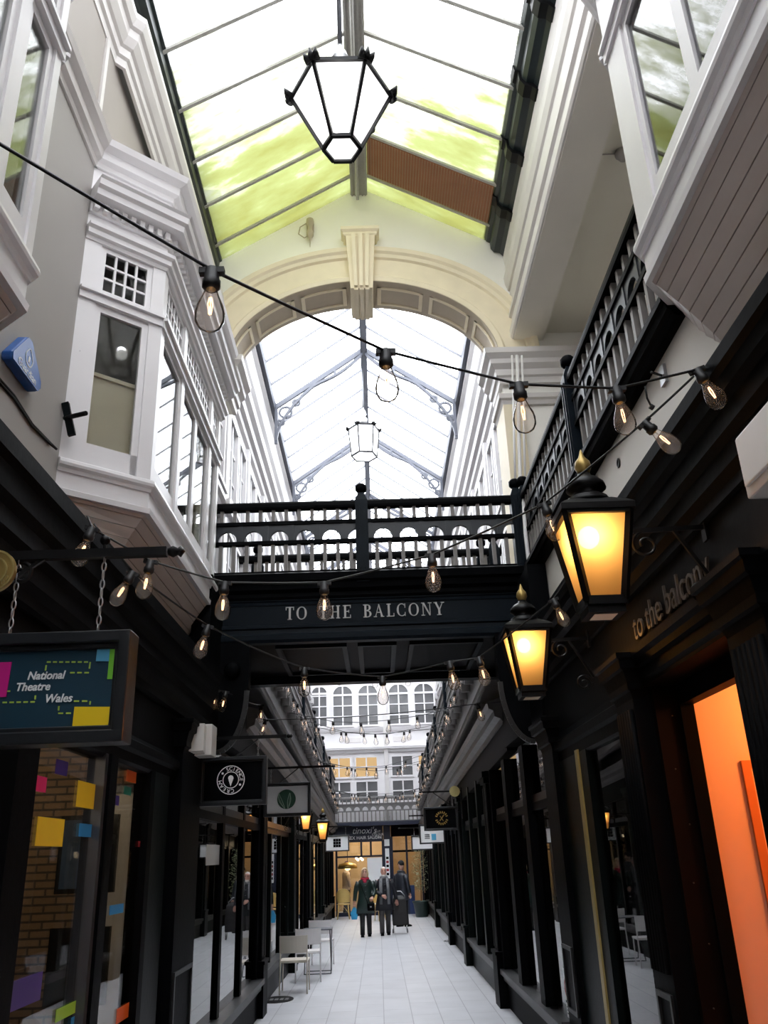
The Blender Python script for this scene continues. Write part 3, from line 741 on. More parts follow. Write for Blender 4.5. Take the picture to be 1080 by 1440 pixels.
# silver Roman capitals, each stroke modelled
def serif(mb, ch, x, y, z, h):
    W = {'T': .62, 'O': .78, 'H': .78, 'E': .60, 'B': .62, 'A': .76, 'L': .58, 'C': .70, 'N': .78, 'Y': .74, ' ': .55}[ch]*h
    th, tn, sl = .15*h, .055*h, .05*h
    d0, d1 = y-.012, y
    def R(a, b, c, d): mb.box(x+a, x+b, d0, d1, z+c, z+d)
    def Q(p): mb.prism([(x+a, z+b) for a, b in p], 'y', d0, d1)
    def V(cx): R(cx-th/2, cx+th/2, 0, h); 
    def F(cx, w, top): R(cx-w/2, cx+w/2, h-sl if top else 0, h if top else sl)
    def ringarc(cx, cz, rx, ry, a0, a1, n=18):
        pts = []
        for k in range(n+1):
            a = a0+(a1-a0)*k/n
            wd = tn+(th-tn)*abs(math.cos(a))**1.3
            pts.append(((cx+rx*math.cos(a), cz+ry*math.sin(a)), (cx+(rx-wd)*math.cos(a), cz+(ry-tn)*math.sin(a))))
        for p, q in zip(pts[:-1], pts[1:]): Q([p[0], q[0], q[1], p[1]])
    if ch == 'T': V(W/2); F(W/2, .34*h, False); R(0, W, h-tn, h); R(0, tn, h-.24*h, h); R(W-tn, W, h-.24*h, h)
    elif ch == 'O': ringarc(W/2, h/2, W/2, h/2, 0, 2*PI, 32)
    elif ch == 'H':
        for cx in (.17*h, W-.17*h): V(cx); F(cx, .3*h, False); F(cx, .3*h, True)
        R(.17*h, W-.17*h, .48*h, .48*h+tn)
    elif ch == 'E':
        V(.17*h); R(0, W, h-tn, h); R(0, W, 0, tn); R(.17*h, W*.78, .49*h, .49*h+tn); R(W-tn, W, h-.22*h, h); R(W-tn, W, 0, .24*h); R(W*.72, W*.78, .42*h, .62*h)
    elif ch == 'B':
        V(.17*h); R(0, .3*h, h-tn, h); R(0, .3*h, 0, tn); R(.17*h, .32*h, .5*h, .5*h+tn)
        ringarc(.30*h, .76*h, .27*h, .24*h, -PI/2, PI/2, 12); ringarc(.30*h, .265*h, W-.30*h, .265*h, -PI/2, PI/2, 12)
    elif ch == 'A':
        Q([(.08*h, 0), (.08*h+tn, 0), (W*.5, h*.92), (W*.47, h)]); Q([(W-.08*h-th, 0), (W-.08*h, 0), (W*.53, h), (W*.43, h)])
        R(.22*h, W-.2*h, .33*h, .33*h+tn); F(.1*h, .24*h, False); F(W-.13*h, .28*h, False)
    elif ch == 'L': V(.17*h); F(.17*h, .32*h, True); R(0, W, 0, tn); R(W-tn, W, 0, .26*h)
    elif ch == 'C': ringarc(W*.54, h/2, W*.54, h/2, PI*.27, PI*1.73, 24); R(W*.86, W*.86+tn, .66*h, .98*h); R(W*.86, W*.86+tn, .02*h, .3*h)
    elif ch == 'N':
        R(.13*h-tn/2, .13*h+tn/2, 0, h); R(W-.13*h-tn/2, W-.13*h+tn/2, 0, h); Q([(.08*h, h), (.08*h+th, h), (W-.10*h, 0), (W-.10*h-th*.6, 0)])
        F(.13*h, .28*h, False); F(.1*h, .2*h, True); F(W-.13*h, .28*h, True)
    elif ch == 'Y':
        Q([(.04*h, h), (.04*h+th, h), (W/2+th/2, .44*h), (W/2-th/2, .44*h)]); Q([(W-.06*h-tn, h), (W-.06*h, h), (W/2+th/2, .44*h), (W/2+.0, .44*h)])
        R(W/2-th/2, W/2+th/2, 0, .46*h); F(W/2, .34*h, False); F(.1*h, .26*h, True); F(W-.1*h, .26*h, True)
    return W
x = -.925; h = .142; zt = 4.275
for ch in 'TO THE BALCONY':
    lm = MB(); w = serif(lm, ch, x, 8.80, zt, h)
    if ch != ' ': lm.build('letter', K['silver'], br)
    x += w+.028
TXT_END = x

# ================================================================== balconies beyond the bridge (they step down with the arcade)
SH = .055
for s_ in (-1, 1):
    nm = 'left' if s_ < 0 else 'right'
    p = lambda X: [(s_*X, 10.7), (s_*X, YE-.3)] if s_ < 0 else [(s_*X, YE-.3), (s_*X, 10.7)]
    def fs(prof, X, name, m, k=SH):
        mb = MB().sweep(p(X), prof); mb.shear(k, 10.5)
        return S(mb, name, m)
    fs([(-.9, 4.55), (.04, 4.55), (.06, 4.60), (.12, 4.62), (.13, 4.70), (.17, 4.72), (.17, 4.78), (-.9, 4.80)], 1.55, 'trim_23', K['far_skylit'])
    fs([(-.02, 4.10), (.02, 4.10), (.03, 4.14), (.05, 4.16), (.05, 4.20), (.01, 4.22), (.01, 4.55), (-.02, 4.55)], 1.55, 'trim_24', K['far_skylit'])
    fs([(-.3, 3.40), (.0, 3.40), (.03, 3.44), (.10, 3.47), (.11, 3.54), (.17, 3.57), (.18, 3.65), (.0, 3.70), (-.3, 3.70)], 1.6, 'trim_25', K['far_skylit'], .035)
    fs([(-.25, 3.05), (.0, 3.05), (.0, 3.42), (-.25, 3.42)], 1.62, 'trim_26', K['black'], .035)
    # small cornice brackets
    cb = MB()
    for k in range(40):
        y = 10.9+.52*k; cb.box(min(s_*1.40, s_*1.55), max(s_*1.40, s_*1.55), y, y+.07, 4.44, 4.56)
    cb.shear(SH, 10.5); S(cb, 'trim_27', K['far_skylit'])
    ords = ['first', 'second', 'third', 'fourth', 'fifth', 'sixth']
    for k in range(6):
        y = 10.75+3.45*k
        balustrade('%s arcaded balcony railing section on the %s beyond the bridge' % (ords[k], nm), (s_*1.52, y), 3.4, PI/2, 4.80-SH*(y-10.5), newels=(0.05,), group='balcony railings beyond the bridge', shear=SH, detailed=False, mat_rail='far_skylit')
# ================================================================== foreground shopfront, left
def sx(mb, side, xa, xb, y0, y1, z0, z1):
    a, b = side*xa, side*xb
    return mb.box(min(a, b), max(a, b), y0, y1, z0, z1)
def spath(side, X, y0, y1): return [(side*X, y0), (side*X, y1)] if side < 0 else [(side*X, y1), (side*X, y0)]
def capital(parent, side, y0, y1, zt):
    pth = [(side*1.7, y0), (side*1.55, y0), (side*1.55, y1), (side*1.7, y1)]
    if side > 0: pth = pth[::-1]
    MB().sweep(pth, [(-.04, zt-.26), (.0, zt-.26), (.012, zt-.22), (.03, zt-.21), (.03, zt-.17), (.05, zt-.10), (.07, zt-.09), (.075, zt-.04), (.09, zt-.03), (.09, zt), (-.04, zt)]).build('capital', K['black'], parent)
def pilaster(parent, side, y0, y1, ztop, zbase=.55, panel=True, flutes=False, mat='black'):
    mb = MB(); sx(mb, side, 1.55, 1.75, y0, y1, 0, ztop); p = mb.build('pilaster', K[mat], parent)
    if flutes:
        fm = MB(); n = 6
        for i in range(n):
            y = y0+.03+(y1-y0-.06)*(i+.5)/n; M0 = 0
            pts = [(side*1.548, y, zbase+.75), (side*1.548, y, ztop-.32)]
            fm.tube(pts, (y1-y0)/n*.34, 8)
        fm.build('fluting', K['black'], p)
    bb = MB(); sx(bb, side, 1.51, 1.75, y0-.03, y1+.03, 0, zbase); sx(bb, side, 1.49, 1.75, y0-.05, y1+.05, zbase, zbase+.05)
    bb.build('base', K[mat], p)
    if panel:
        q = MB(); w = .03
        for (a, b, c, d) in ((y0+.05, y1-.05, zbase+.15, zbase+.18), (y0+.05, y1-.05, zbase+.62, zbase+.65), (y0+.05, y0+.08, zbase+.15, zbase+.65), (y1-.08, y1-.05, zbase+.15, zbase+.65)):
            sx(q, side, 1.535, 1.56, a, b, c, d)
        q.build('panel_bead', K['worn'], p)
    capital(p, side, y0, y1, ztop)
    return p
A = thing('shopfront', 'near-black shopfront stuck with coloured paper squares on the left', 'shopfront', (-1.62, 4.0, 0))
MB().sweep(spath(-1, 1.62, Y0+.02, 7.75), [(-.1, 2.50), (0, 2.50), (.02, 2.52), (.02, 2.58), (.05, 2.60), (.05, 2.65), (.02, 2.67), (.0, 2.70), (-.1, 2.70)]).build('lintel', K['black'], A)
MB().sweep(spath(-1, 1.62, Y0+.02, 8.12), [(-.1, 2.70), (0, 2.70), (-.02, 3.02), (-.1, 3.02)]).build('fascia', K['black'], A)
MB().sweep(spath(-1, 1.62, Y0+.02, 8.12), [(-.1, 3.02), (.0, 3.02), (.03, 3.03), (.03, 3.08), (.06, 3.12), (.065, 3.2), (.09, 3.24), (.09, 3.32), (.12, 3.36), (.13, 3.46), (.155, 3.49), (.16, 3.57), (.13, 3.60), (-.50, 3.62), (-.50, 3.56), (-.1, 3.5)]).build('cornice', K['black'], A)
r = MB(); sx(r, -1, 1.60, 1.72, Y0+.05, 6.75, 0, .45); r.build('stall_riser', K['black'], A)
r = MB(); sx(r, -1, 1.54, 1.74, Y0+.05, 6.75, .45, .52); r.build('sill', K['black'], A)
for (a, b, xo) in ((-2.2, -2.0, 1.58), (1.0, 1.2, 1.58), (3.78, 4.02, 1.55), (5.22, 5.36, 1.58), (6.25, 6.36, 1.60)):
    r = MB(); sx(r, -1, xo, 1.72, a, b, .5, 2.52); r.build('mullion', K['black'], A)
r = MB(); sx(r, -1, 1.60, 1.66, 5.17, 5.22, .5, 2.52); r.build('metal_edge', K['grey_metal'], A)
for (a, b) in ((-2.0, 1.0), (1.2, 3.78), (4.02, 5.2), (5.36, 6.25)):
    r = MB(); sx(r, -1, 1.650, 1.656, a, b, .52, 2.5); r.build('pane', K['pane_shop'], A)
r = MB(); sx(r, -1, 1.6, 1.72, 6.36, 6.8, 0, 2.52); r.build('end_panel', K['green_black'], A)
pilaster(A, -1, 7.0, 7.75, 2.98, .5)
# room behind: partition, rail, two dark screens
K['brick_front'] = brickish('tan_brick', (.21, .135, .075), (.27, .18, .105), (.06, .05, .04), .17, .055, .008, .8, (PI/2, 0, 0))
S(MB().box(-3.5, -1.75, 6.8, 6.95, 0, 2.98), 'wall_shop_partition_left', K['brick_front'])
S(MB().box(-3.5, -3.45, Y0, 6.8, 0, 2.98), 'wall_shop_lining_left', K['brick'])
t = thing('display_board', 'tall pale grey display board inside the left window behind the dark screens', 'board', (-1.9, 6.5, 0))
MB().box(-2.02, -1.76, 6.6, 6.66, .3, 2.45).build('board', K['plastic_white'], t)
for (a, b, c, d) in ((-2.02, -1.76, .3, .36), (-2.02, -1.76, 2.4, 2.45), (-2.02, -1.98, .3, 2.45), (-1.8, -1.76, .3, 2.45)): MB().box(a, b, 6.57, 6.6, c, d).build('edge_strip', K['grey_metal'], t)
for (zc, hh, lab, pic) in ((1.98, .24, 'upper dark screen showing a blue picture inside the left shop window', True), (1.32, .22, 'lower blank dark screen on a stand inside the left shop window', False)):
    t = thing('display_screen', lab, 'screen', (-1.86, 5.95, zc))
    MB().box(-2.12, -1.74, 6.00, 6.05, zc-hh, zc+hh).build('casing', K['screen'], t)
    MB().box(-2.09, -1.77, 5.99, 6.0, zc-hh+.03, zc+hh-.03).build('display', paint('blue_screen_picture', (.05, .09, .16), .2, .8, 5) if pic else K['screen'], t)
    MB().tube([(-1.93, 6.08, zc+hh if pic else zc-hh), (-1.93, 6.08, 2.98 if pic else 0)], .02).build('stand', K['iron'], t)
# coloured squares on the glass
SQ = [((46, 1091, 66, 1113), 'c_pink', 'magenta paper square high on the left shop window'),
 ((109, 1101, 143, 1137), 'c_yellow', 'yellow paper square at the top right of the left window, beside the mullion'),
 ((52, 1150, 90, 1190), 'c_yellow', 'larger yellow paper square left of the small blue rectangle'),
 ((112, 1159, 139, 1177), 'c_blue', 'small blue paper rectangle beside the mullion, under a yellow square'),
 ((17, 1212, 35, 1237), 'c_blue', 'blue paper square near the left edge, above the orange one'),
 ((2, 1312, 25, 1335), 'c_orange', 'orange paper square at the far left of the window, below the blue one'),
 ((17, 1374, 58, 1414), 'c_violet', 'violet paper square low on the left window'),
 ((80, 1413, 110, 1430), 'c_lime', 'lime green paper strip at the foot of the left window'),
 ((101, 1429, 111, 1439), 'c_blue', 'scrap of blue paper under the lime green strip'),
 ((79, 1069, 96, 1090), 'c_violet', 'dim violet paper square at the top of the left window'),
 ((179, 1084, 192, 1100), 'c_orange', 'orange paper square at the top of the window past the mullion'),
 ((175, 1106, 185, 1118), 'c_teal', 'teal paper square just below the orange one past the mullion'),
 ((157, 1118, 168, 1132), 'c_violet', 'violet paper square under the round reflected sign'),
 ((195, 1183, 201, 1191), 'c_red', 'small red paper square beside the upper dark screen'),
 ((206, 1214, 212, 1226), 'c_teal', 'teal paper sliver at the far edge of the window past the mullion'),
 ((193, 1252, 200, 1260), 'c_red', 'dark red paper square between the two dark screens'),
 ((155, 1272, 174, 1285), 'c_blue', 'blue paper rectangle between the two dark screens'),
 ((190, 1333, 201, 1356), 'c_violet', 'violet paper square beside the lower dark screen'),
 ((165, 1414, 184, 1434), 'c_orange', 'orange paper square at the foot of the window past the mullion')]
for (a, b, c, d), m, lab in SQ:
    P0 = on_x(a, (b+d)/2, -1.645); P1 = on_x(c, (b+d)/2, -1.645); T = on_x((a+c)/2, b, -1.645); Bt = on_x((a+c)/2, d, -1.645)
    o = MB().box(-1.6495, -1.6470, P0.y, P1.y, Bt.z, T.z).build('paper_square', K[m]); tag(o, lab, 'paper square', 'coloured paper squares on the left window')

# ================================================================== foreground shopfront, right, with the doorway
Bq = thing('shopfront', 'black shopfront on the right with a fluted doorway lettered to the balcony', 'shopfront', (1.62, 4.5, 0))
MB().sweep(spath(1, 1.62, 5.45, 7.7), [(-.1, 2.58), (0, 2.58), (.02, 2.60), (.02, 2.68), (.05, 2.70), (.05, 2.76), (.02, 2.78), (.0, 2.84), (-.1, 2.84)]).build('lintel', K['black'], Bq)
MB().sweep(spath(1, 1.62, Y0+.02, 5.45), [(-.1, 2.80), (0, 2.80), (.02, 2.82), (.02, 2.88), (.045, 2.89), (.045, 2.93), (.07, 2.95), (.07, 3.0), (.02, 3.02), (-.1, 3.02)]).build('door_architrave', K['black'], Bq)
MB().sweep(spath(1, 1.62, Y0+.02, 8.12), [(-.1, 2.84), (0, 2.84), (-.01, 3.34), (-.1, 3.34)]).build('fascia', K['black'], Bq)
MB().sweep(spath(1, 1.62, Y0+.02, 8.12), [(-.18, 3.32), (.0, 3.32), (.02, 3.33), (.02, 3.38), (.05, 3.42), (.055, 3.50), (.09, 3.53), (.09, 3.62), (.13, 3.64), (.14, 3.70), (.165, 3.72), (.17, 3.78), (.14, 3.81), (-.16, 3.82)]).build('cornice', K['black'], Bq)
pilaster(Bq, 1, 3.22, 3.60, 2.98, .5, False, True)
pilaster(Bq, 1, 5.08, 5.45, 2.98, .5, True, True)
pilaster(Bq, 1, 7.62, 8.1, 2.98, .5)
r = MB(); sx(r, 1, 1.60, 1.72, 5.45, 7.6, 0, .45); r.build('stall_riser', K['black'], Bq)
r = MB(); sx(r, 1, 1.53, 1.74, 5.45, 7.6, .45, .52); r.build('sill', K['black'], Bq)
r = MB(); sx(r, 1, 1.645, 1.651, 5.45, 6.62, .52, 2.6); r.build('pane', K['pane_hi'], Bq)
r = MB(); sx(r, 1, 1.60, 1.72, 6.62, 6.84, .5, 2.6); r.build('mullion', K['green_black'], Bq)
r = MB(); sx(r, 1, 1.585, 1.64, 6.84, 6.93, .3, 2.62); r.build('brass_strip', K['brass_strip'], Bq)['label'] = 'dull brass upright strip'
r = MB(); sx(r, 1, 1.60, 1.72, 6.93, 7.62, .5, 2.6); r.build('end_panel', K['green_black'], Bq)
r = MB(); sx(r, 1, 1.64, 1.72, Y0, 3.22, 0, 2.84); r.build('near_panel', K['black'], Bq)
# doorway reveal
r = MB(); sx(r, 1, 1.66, 1.82, 5.03, 5.10, 0, 2.82); r.build('reveal_panel', K['redbrown'], Bq)
r = MB(); sx(r, 1, 1.62, 1.9, 3.6, 5.1, 2.78, 2.83); r.build('reveal_head', K['redbrown'], Bq)
r = MB(); sx(r, 1, 1.80, 1.88, 5.0, 5.10, 0, 2.72); sx(r, 1, 1.80, 1.88, 3.6, 5.10, 2.66, 2.80); sx(r, 1, 1.8, 1.88, 3.5, 3.62, 0, 2.8); r.build('door_frame', K['black'], Bq)
st = MB()
for i in range(8):
    z = .5+.3*i; st.lathe([(0, 0), (.005, .002), (.005, .004), (0, .005)], (1.72+.03*(i % 2), 5.025, z), 8, M=Matrix.Rotation(PI/2, 3, 'X'))
st.build('stud', K['worn'], Bq)
lt = MB(); text(lt, 'to the balcony', M_right(1.612, 4.40, 3.06), .235, align='CENTER', depth=.012)
yy_ = [v.y for v in lt.v]; k_ = 1.27/(max(yy_)-min(yy_))
for v in lt.v: v.y = 4.42+(v.y-4.40)*k_
lt.build('lettering', K['bronze'], Bq)
# orange passage behind the doorway
S(MB().box(1.84, 4.2, 5.12, 5.25, 0, 2.98), 'wall_passage_far', K['orange_wall'])
S(MB().box(3.3, 3.4, 2.0, 5.12, 0, 2.98), 'wall_passage_back', K['orange_wall'])
S(MB().box(1.75, 3.4, 1.9, 2.0, 0, 2.98), 'wall_passage_near', K['orange_wall'])
S(MB().box(1.75, 3.4, 2.0, 5.12, 2.92, 2.98), 'ceiling_passage', K['orange_wall'])
pf = thing('picture_frame', 'dark orange framed picture on the orange wall inside the doorway', 'picture', (2.3, 5.1, 1.7))
fr = MB()
for (a, b, c, d) in ((2.14, 2.74, 2.29, 2.34), (2.14, 2.74, 1.45, 1.50), (2.14, 2.19, 1.45, 2.34), (2.69, 2.74, 1.45, 2.34)): fr.box(a, b, 5.10, 5.12, c, d)
fr.build('frame', K['orange_frame'], pf); MB().box(2.18, 2.70, 5.10, 5.115, 1.49, 2.30).build('picture', K['orange_wall'], pf)
# objects inside and on the right window
nsg = thing('no_smoking_sign', 'small white no smoking notice low on the right shopfront by the bridge pier', 'sign', (1.53, 8.45, .72))
M_ = MB(); sx(M_, 1, 1.625, 1.63, 8.36, 8.56, .52, .90); M_.build('notice', K['s_white'], nsg)
rg = MB(); c = (8.46, .76)
q = [(1.622, c[0]+.075*math.cos(2*PI*k/20), c[1]+.075*math.sin(2*PI*k/20)) for k in range(21)]
for a, b in zip(q[:-1], q[1:]): rg.bar(a, b, .014, .004, up=(1, 0, 0))
rg.bar((1.622, 8.41, .81), (1.622, 8.51, .71), .014, .004, up=(1, 0, 0)); rg.build('red_ring', K['c_red'], nsg)
ci = MB(); ci.box(1.6225, 1.6245, 8.42, 8.50, .752, .768).box(1.6225, 1.6245, 8.405, 8.415, .765, .79); ci.build('cigarette_mark', K['black'], nsg)
tx = MB(); text(tx, 'NO SMOKING', M_right(1.623, 8.46, .635), .028, depth=.002)
for z in (.60, .575, .55): tx.box(1.622, 1.6245, 8.39, 8.53, z, z+.008)
tx.build('lettering', K['black'], nsg)
K['brick_front'] = brickish('tan_brick', (.21, .135, .075), (.27, .18, .105), (.06, .05, .04), .17, .055, .008, .8, (PI/2, 0, 0))
# ================================================================== shopfronts beyond the bridge
bounds = [8.15, 12.55, 17.1, 20.9, 25.9, 31.4]
oL = ['first left shopfront past the bridge, dark with tall panes, behind the ice cream sign', 'second left shopfront past the bridge, warm brick room behind the white chairs', 'third left shopfront past the bridge, under the two small lit lanterns', 'fourth left shopfront past the bridge, before the rattan chair', 'farthest left shopfront, next to the rattan chair and salon']
oR = ['first right shopfront past the bridge, tall dark panes above a stone step', 'second right shopfront past the bridge, beside the first plinth', 'third right shopfront past the bridge, behind the black sign with gold emblem', 'fourth right shopfront past the bridge, behind the white hanging signs', 'farthest right shopfront, beside the potted tree']
for s_ in (-1, 1):
    for i in range(5):
        y0, y1 = bounds[i]+(.47 if i else .02), bounds[i+1]
        pf_ = 1.60 if s_ < 0 else 1.55; mf_ = 1.65 if s_ < 0 else 1.60
        off = .05 if (s_ < 0 and i == 1) else 0
        mat = ('black', 'green_black', 'black', 'green_black', 'black')[i]
        t = thing('shopfront', (oL if s_ < 0 else oR)[i], 'shopfront', (s_*1.66, (y0+y1)/2, 0), group='shopfronts beyond the bridge')
        r = MB(); sx(r, s_, 1.64+off, 1.74+off, y0, y1, 0, .40); r.build('stall_riser', K[mat], t)
        r = MB(); sx(r, s_, 1.55+off*1.3, 1.76+off, y0, y1, .40, .46); sx(r, s_, 1.59+off, 1.74+off, y0, y1, .33, .40); r.build('sill', K['worn'], t)
        n = 3 if y1-y0 < 4.6 else 4
        for j in range(n+1):
            y = y0+(y1-y0)*j/n; w = (.09 if s_ < 0 else .17) if 0 < j < n else .14
            if i == 0: w *= 1.5
            r = MB(); sx(r, s_, mf_+off, 1.74+off, y-w/2, y+w/2, .46, 2.97); r.build('mullion', K[mat], t)
        r = MB(); sx(r, s_, 1.65+off, 1.74+off, y0, y1, 2.28, 2.36); r.build('transom', K[mat], t)
        r = MB(); sx(r, s_, 1.66, 1.72, y0, y1, 2.36, 2.44); r.build('head_bead', K['worn'], t)
        for j in range(n):
            ya, yb = y0+(y1-y0)*j/n+.04, y0+(y1-y0)*(j+1)/n-.04
            for (z0, z1) in ((.46, 2.3), (2.36, 2.97)):
                r = MB(); sx(r, s_, 1.685+off, 1.69+off, ya, yb, z0, z1); r.build('pane', K['pane'] if (s_ < 0 and i == 1) else K['pane_hi'], t)
        p = MB(); sx(p, s_, pf_, 1.76, y1+.02, y1+.38, 0, 2.97); p = p.build('pilaster', K[mat], t)
        b = MB(); sx(b, s_, pf_-.035, 1.76, y1-.02, y1+.42, 0, .62); sx(b, s_, pf_-.05, 1.76, y1-.04, y1+.44, .62, .66); b.build('base', K[mat], p)
        ln = MB()
        for yy in (y1+.05, y1+.33): sx(ln, s_, pf_-.012, pf_+.005, yy, yy+.02, .7, 2.75)
        ln.build('panel_bead', K['worn'], p)
        cpt = MB(); sx(cpt, s_, pf_-.03, 1.76, y1-.02, y1+.42, 2.80, 2.88); sx(cpt, s_, pf_-.05, 1.76, y1-.05, y1+.45, 2.88, 2.96); cpt.build('capital', K[mat], p)
        S(MB().box(min(s_*1.76, s_*3.5), max(s_*1.76, s_*3.5), y1+.1, y1+.25, 0, 2.98), 'wall_partition_%s' % ('left' if s_ < 0 else 'right'), K['brick_front'] if s_ < 0 else K['grey_int'])
# ================================================================== end wall
S(MB().box(-4.2, 4.2, YE, YE+.3, 2.92, 11.9), 'wall_end', K['white'])
S(MB().box(-4.2, -1.62, YE, YE+.3, 0, 2.92).box(1.72, 4.2, YE, YE+.3, 0, 2.92), 'wall_end_sides', K['navy_shop'])
def end_window(x0, x1, z0, z1, rows, arched, lit, k):
    WN[0] += 1
    y = YE-.02; f = .06
    o = MB().box(x0, x1, y-.06, y, z0, z0+f).box(x0, x0+f, y-.06, y, z0, z1).box(x1-f, x1, y-.06, y, z0, z1).box(x0, x1, y-.06, y, z1-f, z1)
    cx = (x0+x1)/2; o.box(cx-.025, cx+.025, y-.05, y, z0, z1)
    for j in range(1, rows): z = z0+(z1-z0)*j/rows; o.box(x0, x1, y-.05, y, z-.02, z+.02)
    if arched:
        r = (x1-x0)/2-f*.8; zc = z1-f*.6-r*.95
        for s_ in (-1, 1):
            pts = [(cx+s_*r*math.sin(PI/2*k/8), zc+r*.95*math.cos(PI/2*k/8)) for k in range(9)]
            o.prism([(cx, z1)]+pts+[(cx+s_*(r+f), zc), (cx+s_*(r+f), z1)], 'y', y-.06, y)
        o.box(x0, x1, y-.06, y, zc-.035, zc+.035)
    w = S(o, 'window_%d' % WN[0], K['white'])
    MB().box(x0+.02, x1-.02, y-.02, y-.012, z0, z1).build('pane', K['grey_dark'] if not lit else K['glow_warm'], w)
K['grey_dark'] = paint('dim_room_behind_glass', (.12, .12, .125), .25, .5, 2)
ups = [(-2.4, -1.74), (-1.60, -.78), (-.65, .17), (.50, 1.33), (1.46, 2.29)]
for a, b in ups: end_window(a, b, 6.36, 7.92, 4, True, False, 0)
lows = [(-1.83, -.9), (-.80, .08), (.52, 1.38), (1.5, 2.3)]
for i, (a, b) in enumerate(lows):
    end_window(a, b, 4.52, 5.30, 2, False, i in (0, 1, 3), 0); end_window(a, b, 3.65, 4.45, 2, False, False, 0)
S(MB().sweep([(-4.2, YE), (4.2, YE)], [(-.05, 5.42), (.10, 5.42), (.12, 5.50), (.2, 5.52), (.22, 5.6), (-.05, 5.64)]), 'trim_28', K['white'])
S(MB().sweep([(-4.2, YE), (4.2, YE)], [(-.05, 6.18), (.06, 6.18), (.10, 6.26), (.12, 6.32), (-.05, 6.34)]), 'trim_29', K['white'])
S(MB().box(.30, .44, YE-.14, YE, 3.2, 8.4), 'trim_30', K['offwhite'])
for x in (-.85, .95): S(MB().box(x-.3, x+.3, YE-.03, YE, 5.8, 5.95), 'trim_31', K['offwhite'])
balustrade('pale arcaded balcony railing on the white end wall, above the salon sign', (-1.75, YE-.5), 3.5, 0, 2.98, detailed=False, mat_rail='far_skylit')
S(MB().box(-4.2, 4.2, YE-.6, YE, 2.88, 3.0), 'trim_32', K['navy_shop'])
# salon on the left of the end wall
sl = thing('shopfront', 'navy hair salon shopfront facing us at the far end, warm light inside', 'shopfront', (-.7, YE, 0))
MB().box(-1.6, .16, YE-.1, YE+.05, 2.36, 2.9).build('fascia', K['navy_shop'], sl)
for x in (-1.5, -.62, -.28, .14): MB().box(x-.035, x+.035, YE-.06, YE+.04, 0 if x in (-1.5, .14) else 1.9, 2.4).build('mullion', K['navy_shop'], sl)
MB().box(-1.5, .14, YE-.06, YE+.04, 1.86, 1.92).build('transom', K['navy_shop'], sl)
MB().box(-1.5, .14, YE-.06, YE+.04, 0, .12).build('stall_riser', K['navy_shop'], sl)
MB().box(-1.46, .1, YE-.01, YE-.005, .12, 2.36).build('pane', K['pane'], sl)
tl = MB(); text(tl, "tinoxi's", M_front(-.5, YE-.105, 2.64), .30, .25, depth=.01, offset=.001); text(tl, "UNISEX HAIR SALON", M_front(-.62, YE-.105, 2.45), .155, 0, depth=.01)
tl.build('lettering', K['s_white'], sl)
t2 = MB(); text(t2, "CUT\nCOLOUR\nSTYLE", M_front(-.02, YE-.105, 2.66), .10, 0, depth=.01); t2.build('lettering', K['s_white'], sl)
o = MB().box(-.42, .1, YE-.03, YE-.012, .25, 1.84).build('window_blind', K['board_white']); tag(o, 'blank white board filling the right half of the salon window', 'blind')
# right-hand shop of the end wall
sr = thing('shopfront', 'narrow dark blue shop entrance at the far end, right of the salon', 'shopfront', (1.0, YE, 0))
MB().box(.44, 1.7, YE-.1, YE+.05, 2.5, 2.9).build('fascia', K['redbrown'], sr)
for x in (.46, .98, 1.5): MB().box(x-.035, x+.035, YE-.06, YE+.04, 0, 2.5).build('mullion', K['navy_shop'], sr)
MB().box(.46, 1.5, YE-.06, YE+.04, 1.98, 2.05).build('transom', K['redbrown'], sr)
MB().box(.46, 1.0, YE-.05, YE+.03, 0, .75).build('lower_panel', K['navy_shop'], sr)
MB().box(.98, 1.2, YE-.05, YE+.03, 0, .9).build('door_panel', paint('bright_navy_paint', (.012, .03, .10), .35), sr)
MB().box(.5, 1.46, YE-.01, YE-.005, .75, 2.48).build('pane', K['pane'], sr)
pl = thing('notice_post', 'dark post between the two end shops carrying a white notice strip', 'post', (.3, YE-.05, 0))
MB().box(.17, .43, YE-.08, YE+.1, 0, 2.88).build('post', K['navy_shop'], pl)
MB().box(.22, .36, YE-.1, YE-.08, 1.15, 2.12).build('notice_strip', K['s_white'], pl); MB().box(.20, .38, YE-.1, YE-.08, 2.2, 2.42).build('notice', K['s_white'], pl)
for k in range(5): MB().box(.245, .335, YE-.105, YE-.1, 1.25+.13*k, 1.33+.13*k).build('notice_picture', K['c_red'] if k % 2 else K['black'], pl)
# lit rooms behind the end shops
S(MB().box(-4.2, 4.2, 35.0, 35.1, 0, 2.9), 'wall_end_room', K['warm_wall'])
S(MB().box(-4.2, 4.2, YE+.3, 37, 2.85, 2.95), 'ceiling_end_room', K['warm_wall'])
S(MB().box(.25, .35, YE+.1, 35, 0, 2.9), 'wall_end_divider', K['warm_wall'])
ch_ = thing('chandelier', 'small chandelier of glowing globes inside the salon, right of the yellow shade', 'lamp', (-.72, 33.2, 1.75))
for k in range(6):
    a = 2*PI*k/6; MB().sphere((-.72+.11*math.cos(a), 33.2+.11*math.sin(a), 1.78+.05*(k % 2)), .045).build('globe', emit('globe_glow_%d' % k, (1, .86, .66), 4, False), ch_)
    MB().tube([(-.72, 33.2, 1.95), (-.72+.11*math.cos(a), 33.2+.11*math.sin(a), 1.84)], .006, 5).build('arm', K['gold'], ch_)
MB().tube([(-.72, 33.2, 1.9), (-.72, 33.2, 2.85)], .008, 6).build('rod', K['gold'], ch_)
pd = thing('pendant_shade', 'wide glowing yellow pendant shade inside the salon', 'lamp', (-1.15, 33.0, 1.55))
